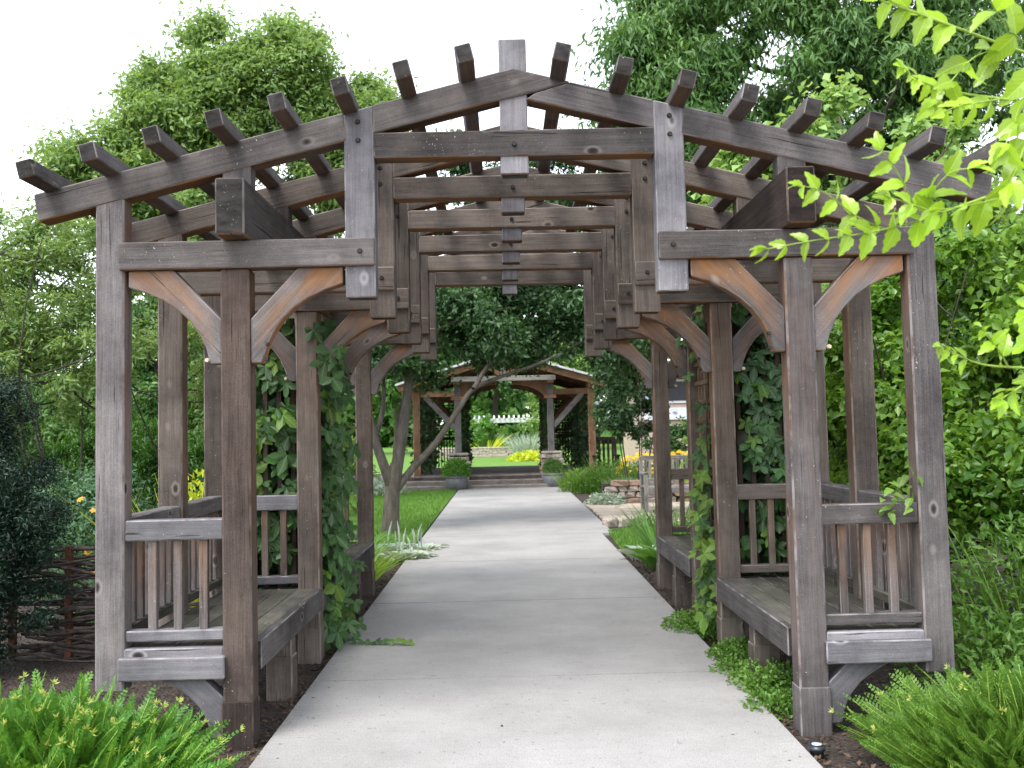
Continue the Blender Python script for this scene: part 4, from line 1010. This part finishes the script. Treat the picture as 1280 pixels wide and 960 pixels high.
# planting behind the wall
plant('silver_hosta', (1.72, 14.25, 0), 'pale silver leaved mound at the low end of the stone wall', 'plant', [('foliage', dome_leaves((1.75, 14.35, .0), (.36, .3, .22), 600, .08, .6, .6), M['lf_silver'])])
plant('lavender_clump', (2.3, 15.4, .3), 'grey green lavender mound spilling over the stone wall', 'plant', [('foliage', blades((2.7, 15.3, .2), .7, .3, 700, .3, .012, .5, .5), M['lf_lavender'])])
for u, v, yy, rx, h, m, lab in ((728, 600, 18.4, .55, .55, 'lf_lilac', 'low green perennials next to the right planter'), (760, 596, 18.0, .7, .75, 'lf_bush2', 'upright green perennials in the bed before the pavilion'), (800, 600, 17.0, .6, .5, 'lf_ground', 'soft green perennials below the yellow daisies')):
    x = at(u, v, yy).x
    plant('perennial_clump', (x, yy, 0), lab, 'plant', [('foliage', dome_leaves((x, yy, 0), (rx, rx * .7, h), 1500, .075, .35, .5), M[m]), ('shoots', blades((x, yy, 0), rx * .8, rx * .5, 200, h * 1.15, .014, .3), M[m])])
for u, yy, rx, lab in ((800, 19.0, .55, 'mass of yellow daisies in front of the garden chair'), (852, 19.4, .5, 'yellow daisies showing beside the trellis')):
    x = at(u, 575, yy).x
    dz = plant('daisy_clump', (x, yy, 0), lab, 'flowers', [('foliage', dome_leaves((x, yy, 0), (rx, .4, .75), 1200, .08, .35), M['lf_lilac'])])
    flower_parts(dz, (x, yy - .1, .35), (rx, .3, .5), 75, .06, M['fl_yellow'])
x = at(790, 560, 16.2).x
rs_ = shrub('hibiscus_shrub', 'multi-stemmed shrub dotted with pale lilac flowers', (x, 16.2, 0), [((x, 16.2, 2.1), (.85, .8, 1.05), 3), ((x + .1, 16.2, 3.0), (.7, .7, .7), 1)], 60, (.2, .4), 230, .085, .5, M['lf_crab'], stems=5, spread=.18)
flower_parts(rs_, (x, 15.9, 1.6), (.85, .7, 1.4), 18, .06, M['fl_lilac'], .3)

# wooden chair beside the pavilion
cx = at(757, 575, 21.2).x
ch = thing('garden_chair', (cx, 21.4, 0), 'brown slatted wooden armchair beside the pavilion', 'chair')
for sx in (-.3, .3):
    timber('leg', ch, (cx + sx - .03, 21.0, 0), (cx + sx + .03, 21.08, .72), 'z', M['wood_warm'], .005, None)
    beam('leg', ch, (cx + sx, 21.5, 0), (cx + sx, 21.7, 1.15), .06, .06, M['wood_warm'])
    timber('armrest', ch, (cx + sx - .05, 20.95, .72), (cx + sx + .05, 21.65, .755), 'y', M['wood_warm'], .005, None)
timber('seat', ch, (cx - .3, 21.0, .42), (cx + .3, 21.55, .46), 'x', M['wood_warm'], .006, None)
timber('back_rail', ch, (cx - .3, 21.66, 1.1), (cx + .3, 21.71, 1.2), 'x', M['wood_warm'], .006, None)
for k in range(5): timber('back_slat', ch, (cx - .26 + k * .115, 21.6, .46), (cx - .2 + k * .115, 21.63, 1.12), 'z', M['wood_warm'], .003, None)

# ================================================================== vines on the trellises
def lobed_mesh(name, mat, lobes=5, seed=0):
    r_ = np.random.default_rng(seed); pts = []
    na = 31; tips = [math.radians(d) for d in ((-128, -64, 0, 64, 128) if lobes > 4.5 else (-100, 0, 100))]; lens = (.62, .9, 1.0, .9, .62) if lobes > 4.5 else (.85, 1.0, .85)
    half = (tips[1] - tips[0]) / 2
    for i in range(na):
        a = -math.pi * .84 + i / (na - 1) * math.pi * 1.68
        j = min(range(len(tips)), key=lambda q: abs(a - tips[q])); dd = min(1, abs(a - tips[j]) / half)
        rad = .36 + (lens[j] - .36) * (1 - dd) ** .85 + (.03 if i % 2 else -.02) + r_.uniform(-.03, .03)
        pts.append((rad * math.cos(a) * .66, rad * math.sin(a) * .66))
    V = [(0, 0, .02)] + [(x, y, -.18 * (x * x + y * y) + .05 * math.sin(5 * math.atan2(y, x))) for x, y in pts]
    Fq = [(0, i, i + 1) for i in range(1, na)]
    me = bpy.data.meshes.new(name); me.from_pydata(V, [], Fq); me.materials.append(mat); return me
VL = [lobed_mesh('vine_leaf_%d' % i, M['lf_vineleaf'], 5 if i != 1 else 3.8, i) for i in range(3)]
VY = [lobed_mesh('young_vine_leaf_%d' % i, M['lf_vine2'], 5 if i else 3.8, i + 5) for i in range(2)]
def leaf_obj(parent, p, nrm, tip, size, meshes):
    n = Vector(nrm).normalized(); x = Vector(tip); x = (x - n * x.dot(n)).normalized(); y = n.cross(x)
    W = Matrix(((x.x * size, y.x * size, n.x * size, p[0]), (x.y * size, y.y * size, n.y * size, p[1]), (x.z * size, y.z * size, n.z * size, p[2]), (0, 0, 0, 1)))
    link(bpy.data.objects.new('leaf', random.choice(meshes)), parent, W)
def vine(label, s, zones, n_stuff, stuff_zone):
    t = thing('climbing_vine', (s * 1.34, 2.3, 0), label, 'vine', 'vines on the trellises')
    prt = []
    for k in range(7):
        yy = 1.95 + rng.random() * .65; P = [np.array([s * (1.36 + rng.uniform(-.03, .2)), yy, -.03])]
        for j in range(8): P.append(P[-1] + np.array([rng.uniform(-.04, .04), rng.uniform(-.07, .07), .28]))
        prt.append(tube(np.array(P), np.linspace(.011, .004, 9), 5))
    V, Fq = join(prt); npmesh('stem', V, Fq, M['bark_dark'], t, smooth=True)
    for (lo, hi, nrm, n, size, young) in zones:
        for k in range(n):
            p = [random.uniform(a, b) for a, b in zip(lo, hi)]
            nn = Vector(nrm) + Vector((random.gauss(0, .35), random.gauss(0, .35), random.gauss(.25, .3)))
            leaf_obj(t, p, nn, (random.gauss(0, .5), random.gauss(0, .4), -1), size * random.uniform(.6, 1.25), VY if random.random() < young else VL)
    lo, hi = map(np.array, stuff_zone); n = n_stuff
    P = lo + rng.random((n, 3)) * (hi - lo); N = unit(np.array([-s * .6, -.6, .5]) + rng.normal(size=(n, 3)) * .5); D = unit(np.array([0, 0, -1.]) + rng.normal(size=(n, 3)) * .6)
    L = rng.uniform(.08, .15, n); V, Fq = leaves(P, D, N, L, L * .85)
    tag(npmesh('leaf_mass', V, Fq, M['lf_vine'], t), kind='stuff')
    return t
T3 = TY[2]; T4 = TY[3]
vl = vine('dense lobed-leaf vine smothering the left trellis', -1,
     [((-1.30, T3 + .13, .12), (-1.16, T4 - .02, 2.1), (.8, -.6, .2), 150, .15, .14),
      ((-1.84, T3 + .08, .62), (-1.42, T3 + .13, 2.15), (.1, -1, .2), 100, .17, .10),
      ((-1.32, T3 + .3, .05), (-1.12, T4 + .1, .5), (.7, -.6, .4), 30, .12, .3),
      ((-1.30, T3 - .06, 1.75), (-1.12, T3 + .10, 2.15), (.3, -1, .2), 9, .16, .2)],
     3000, ((-1.9, T3 + .16, .3), (-1.30, T4 + .05, 2.25)))
for k in range(9):
    leaf_obj(vl, (-1.18 + k * .055, T3 + .42 - k * .012, .045 + random.uniform(0, .03)), (random.gauss(0, .3), -.3, 1), (1, random.gauss(0, .6), 0), .085, VY if k > 5 else VL)
vine('lighter lobed-leaf vine climbing the right trellis', 1,
     [((1.19, T3 + .14, .18), (1.30, T3 + .55, 1.15), (-.8, -.6, .3), 62, .14, .45),
      ((1.22, T3 + .3, 1.1), (1.32, T4 - .05, 1.6), (-.8, -.6, .3), 9, .15, .3),
      ((1.2, T3 + .35, 1.75), (1.34, T4 + .1, 2.25), (-.8, -.5, .3), 26, .13, .25),
      ((1.42, T3 + .08, .62), (1.86, T3 + .13, 2.2), (-.1, -1, .2), 120, .15, .06)],
     2200, ((1.42, T3 + .16, .3), (1.9, T4 + .05, 2.25)))

# ================================================================== feathery evergreen bushes in front
def sprays(n, cx, cy, rx, ry, hz, L, need, lean, tipf, seed):
    """flat feathery shoots: needle pairs along a curved stem"""
    r_ = np.random.default_rng(seed); Vn = []; Fn = []; Vt = []; Ft = []; stems = []
    for k in range(n):
        a = r_.random() * 2 * np.pi; q = r_.random() ** .55
        root = np.array([cx + math.cos(a) * rx * q * .75, cy + math.sin(a) * ry * q * .75, hz * (1 - q ** 2) * .55 * r_.random()])
        d = unit(np.array([math.cos(a) * q * lean + r_.normal() * .25, math.sin(a) * q * lean + r_.normal() * .25 - .12, 1.0]))
        l = L * r_.uniform(.7, 1.25); m = 22; t = np.linspace(.06, 1, m)[:, None]
        sag = np.array([d[0], d[1], -.35]) * .28 * l
        C = root + d * l * t + sag * t * t
        T = unit(np.gradient(C, axis=0)); Np = unit(np.cross(T, unit(r_.normal(size=3)))); S = np.cross(T, Np)
        wl = need * np.sin(np.clip(t * .86 + .14, 0, 1) * np.pi) ** .5 * r_.uniform(.8, 1.2)
        for sg in (-1, 1):
            D = unit(T * .75 + S * sg + Np * r_.normal(size=(m, 1)) * .12)
            V, Fq = leaves(C, D, Np, wl[:, 0] + .004, .0145, .1, .1)
            Vn.append(V); Fn.append(Fq)
        stems.append((root, C))
        if r_.random() < tipf:
            D = unit(T[-1] + r_.normal(size=(9, 3)) * .75); V, Fq = leaves(np.repeat(C[-1][None], 9, 0), D, r_.normal(size=(9, 3)), .026, .007)
            Vt.append(V); Ft.append(Fq)
    st = [tube(np.vstack([s[0], s[1][::6]]), .0025, 3) for s in stems]
    return join(list(zip(Vn, Fn))), (join(list(zip(Vt, Ft))) if Vt else None), join(st)
def bush(name, label, loc, args, mat):
    t = thing(name, loc, label, 'shrub')
    nd, tp, st = sprays(*args)
    npmesh('needles', *nd, mat, t)
    if tp: tag(npmesh('young_tips', *tp, M['lf_tip'], t), kind='stuff')
    npmesh('stems', *st, M['stem_green'], t)
    return t
bush('feathery_shrub', 'bright green feathery shrub with pale starry tips before the left front post', (-2.02, -.85, 0), (860, -1.98, -.8, .80, .58, .46, .30, .036, .7, .2, 3), M['lf_bush'])
bush('feathery_shrub', 'spreading green yew-like shrub before the right corner post', (2.0, -.55, 0), (900, 2.16, -.55, .84, .62, .32, .29, .030, .85, .05, 4), M['lf_bush2'])

# solar path lamp
p = at(1016, 951, -.3); lp_ = thing('path_lamp', (1.24, -.32, 0), 'tiny black solar lamp in the mulch at the path edge', 'lamp')
V, Fq = lathe([(.0, 0), (.028, 0), (.03, .03), (.036, .035), (.036, .05), (.0, .056)], 14); npmesh('housing', V + np.array([1.24, -.32, 0]), Fq, M['black'], lp_)
V, Fq = lathe([(.0, .0565), (.022, .0565), (.022, .061), (.0, .064)], 14); npmesh('lens', V + np.array([1.24, -.32, 0]), Fq, M['lens'], lp_)

# ================================================================== overhanging branch with bright young leaves
def leaflet_mesh(name, mat, seed):
    r_ = np.random.default_rng(seed); n = 9; V = []; Fq = []
    for i in range(n):
        u = i / (n - 1); wv = (math.sin(u ** .7 * math.pi) ** .9) * .29 * (1 - .15 * u); saw = (.03 if i % 2 else -.015) if 0 < i < n - 1 else 0
        bend = -.32 * u * u
        V += [(u + saw * .5, -(wv + saw), bend + wv * .3), (u, 0, bend), (u + saw * .5, wv + saw, bend + wv * .3)]
    for i in range(n - 1):
        for j in range(2): Fq.append((i * 3 + j, (i + 1) * 3 + j, (i + 1) * 3 + j + 1, i * 3 + j + 1))
    me = bpy.data.meshes.new(name); me.from_pydata(V, [], Fq); me.materials.append(mat); return me
LM = [leaflet_mesh('leaflet_%d' % i, M['lf_fore'], i) for i in range(2)]
SPM = [leaflet_mesh('shoot_leaf_%d' % i, M['lf_vine2'], i) for i in range(2)]
FB = -2.55
ob_ = thing('overhanging_branch', at(1330, 300, FB), 'bright yellow green leafy branches reaching in front of the right eaves', 'branch')
def stem(pts, r0, r1, y0=FB, y1=FB, name='stem'):
    p = ppath(pts, y0, y1); V, Fq = tube(p, np.linspace(r0, r1, len(p)), 7); npmesh(name, V, Fq, M['stem_green'], ob_, smooth=True); return p
def leaflet(p, d, size, nrm=None):
    d = Vector(d).normalized(); n = Vector(nrm) if nrm is not None else Vector((random.gauss(0, .8), -.5 + random.gauss(0, .6), .6))
    n = (n - d * n.dot(d)).normalized(); y = n.cross(d)
    W = Matrix(((d.x * size, y.x * size, n.x * size, p[0]), (d.y * size, y.y * size, n.y * size, p[1]), (d.z * size, y.z * size, n.z * size, p[2]), (0, 0, 0, 1)))
    link(bpy.data.objects.new('leaflet', random.choice(LM)), ob_, W)
def compound(pts, size, n, y0=FB, y1=None, r=.0022, taper=.55, down=.35, spread=1.0):
    """rachis with paired leaflets along it"""
    size *= 1.2
    p = stem(pts, r, r * .45, y0, y0 - .12 if y1 is None else y1, 'leaf_stalk'); m = len(p)
    for k in range(n):
        f = (k + .7) / n; i = f * (m - 1); i0 = min(int(i), m - 2); c = p[i0] + (p[i0 + 1] - p[i0]) * (i - i0)
        tg = unit(p[i0 + 1] - p[i0]); sc = size * (1 - (1 - taper) * f) * random.uniform(.85, 1.15)
        side = np.cross(tg, np.array([0, 1., 0]))
        for sg in (-1, 1):
            d = tg * .75 + side * sg * spread * .9 + np.array([random.gauss(0, .15), random.gauss(0, .35), -down + random.gauss(0, .15)])
            leaflet(c, d, sc)
    leaflet(p[-1], p[-1] - p[-2], size * taper * 1.1)
stem([(1340, 225), (1270, 235), (1200, 258), (1150, 275)], .0045, .003)
compound([(1165, 272), (1090, 290), (1020, 300), (955, 312)], .062, 8)
compound([(1110, 288), (1070, 270), (1030, 240), (1000, 232)], .058, 5)
compound([(1150, 275), (1135, 240), (1115, 205), (1100, 185)], .066, 4)
compound([(1150, 275), (1170, 235), (1190, 215), (1215, 210)], .072, 3, down=.1)
compound([(1180, 266), (1160, 262), (1130, 252), (1110, 246)], .06, 3)
compound([(1310, 225), (1260, 245), (1215, 256), (1175, 262)], .085, 5, down=.7)
stem([(1340, 85), (1270, 62), (1210, 40), (1150, 18), (1100, 0)], .0045, .002, FB + .1, FB - .1)
compound([(1260, 60), (1220, 70), (1190, 100), (1165, 130)], .078, 4, FB + .05, down=.6)
compound([(1300, 70), (1290, 110), (1270, 150), (1255, 185)], .085, 4, FB, down=.6)
compound([(1200, 36), (1160, 20), (1120, 5), (1090, -12)], .07, 5)
compound([(1290, 60), (1260, 35), (1240, 5), (1230, -25)], .085, 3)
stem([(1340, 140), (1270, 126), (1210, 118), (1160, 108)], .004, .0025)
compound([(1180, 112), (1160, 105), (1140, 95), (1128, 84)], .045, 5)
compound([(1250, 124), (1225, 128), (1200, 132), (1180, 140)], .055, 4, down=.5)
compound([(1300, 128), (1285, 165), (1275, 200), (1262, 230)], .085, 4, down=.7)
stem([(1340, 466), (1280, 460), (1230, 456), (1190, 442)], .0035, .0018)
compound([(1215, 452), (1200, 445), (1185, 437), (1174, 432)], .036, 4)
compound([(1260, 458), (1250, 440), (1238, 425), (1228, 410)], .046, 3)
compound([(1300, 462), (1280, 480), (1262, 492), (1250, 500)], .06, 3)
compound([(1300, 440), (1290, 410), (1284, 385), (1280, 365)], .07, 3)
# the branches hang from a young tree standing just outside the picture
yt = [np.array(at(1340, v, FB)) for v in (85, 140, 225, 466)]
bx = yt[0][0] + .25
prt = [tube(np.array([[bx, FB + .05, -.05], [bx + .02, FB + .03, 1.0], [bx - .02, FB + .02, 2.4]]), [.025, .02, .01], 8)]
for q in yt: prt.append(tube(bez((bx, FB + .04, q[2] - .08), q, (0, 0, .01), 5), np.linspace(.008, .0045, 5), 6))
V, Fq = join(prt); npmesh('main_stem', V, Fq, M['stem_green'], ob_, smooth=True)

# leafy shoot poking through the right bench end
p0 = np.array(at(1185, 572, .30)); p1 = np.array(at(1118, 618, -.03))
sg_ = thing('leafy_shoot', p0, 'pale green leafy shoot poking over the right bench arm', 'shoot')
pth = bez(p0, p1, (0, 0, .03), 8); V, Fq = tube(pth, np.linspace(.004, .0015, 8), 5); npmesh('stem', V, Fq, M['twig'], sg_, smooth=True)
for k in range(46):
    c = pth[min(7, 2 + int(rng.random() ** .6 * 6))] + rng.normal(size=3) * np.array([.035, .02, .045])
    d = Vector(rng.normal(size=3) + np.array([-.3, -.4, -.4])).normalized(); n_ = Vector((random.gauss(0, .5), -.6, .7)); n_ = (n_ - d * n_.dot(d)).normalized(); y_ = n_.cross(d); z_ = rng.uniform(.045, .07)
    W = Matrix(((d.x * z_, y_.x * z_, n_.x * z_, c[0]), (d.y * z_, y_.y * z_, n_.y * z_, c[1]), (d.z * z_, y_.z * z_, n_.z * z_, c[2]), (0, 0, 0, 1)))
    link(bpy.data.objects.new('leaf', SPM[k % 2]), sg_, W)
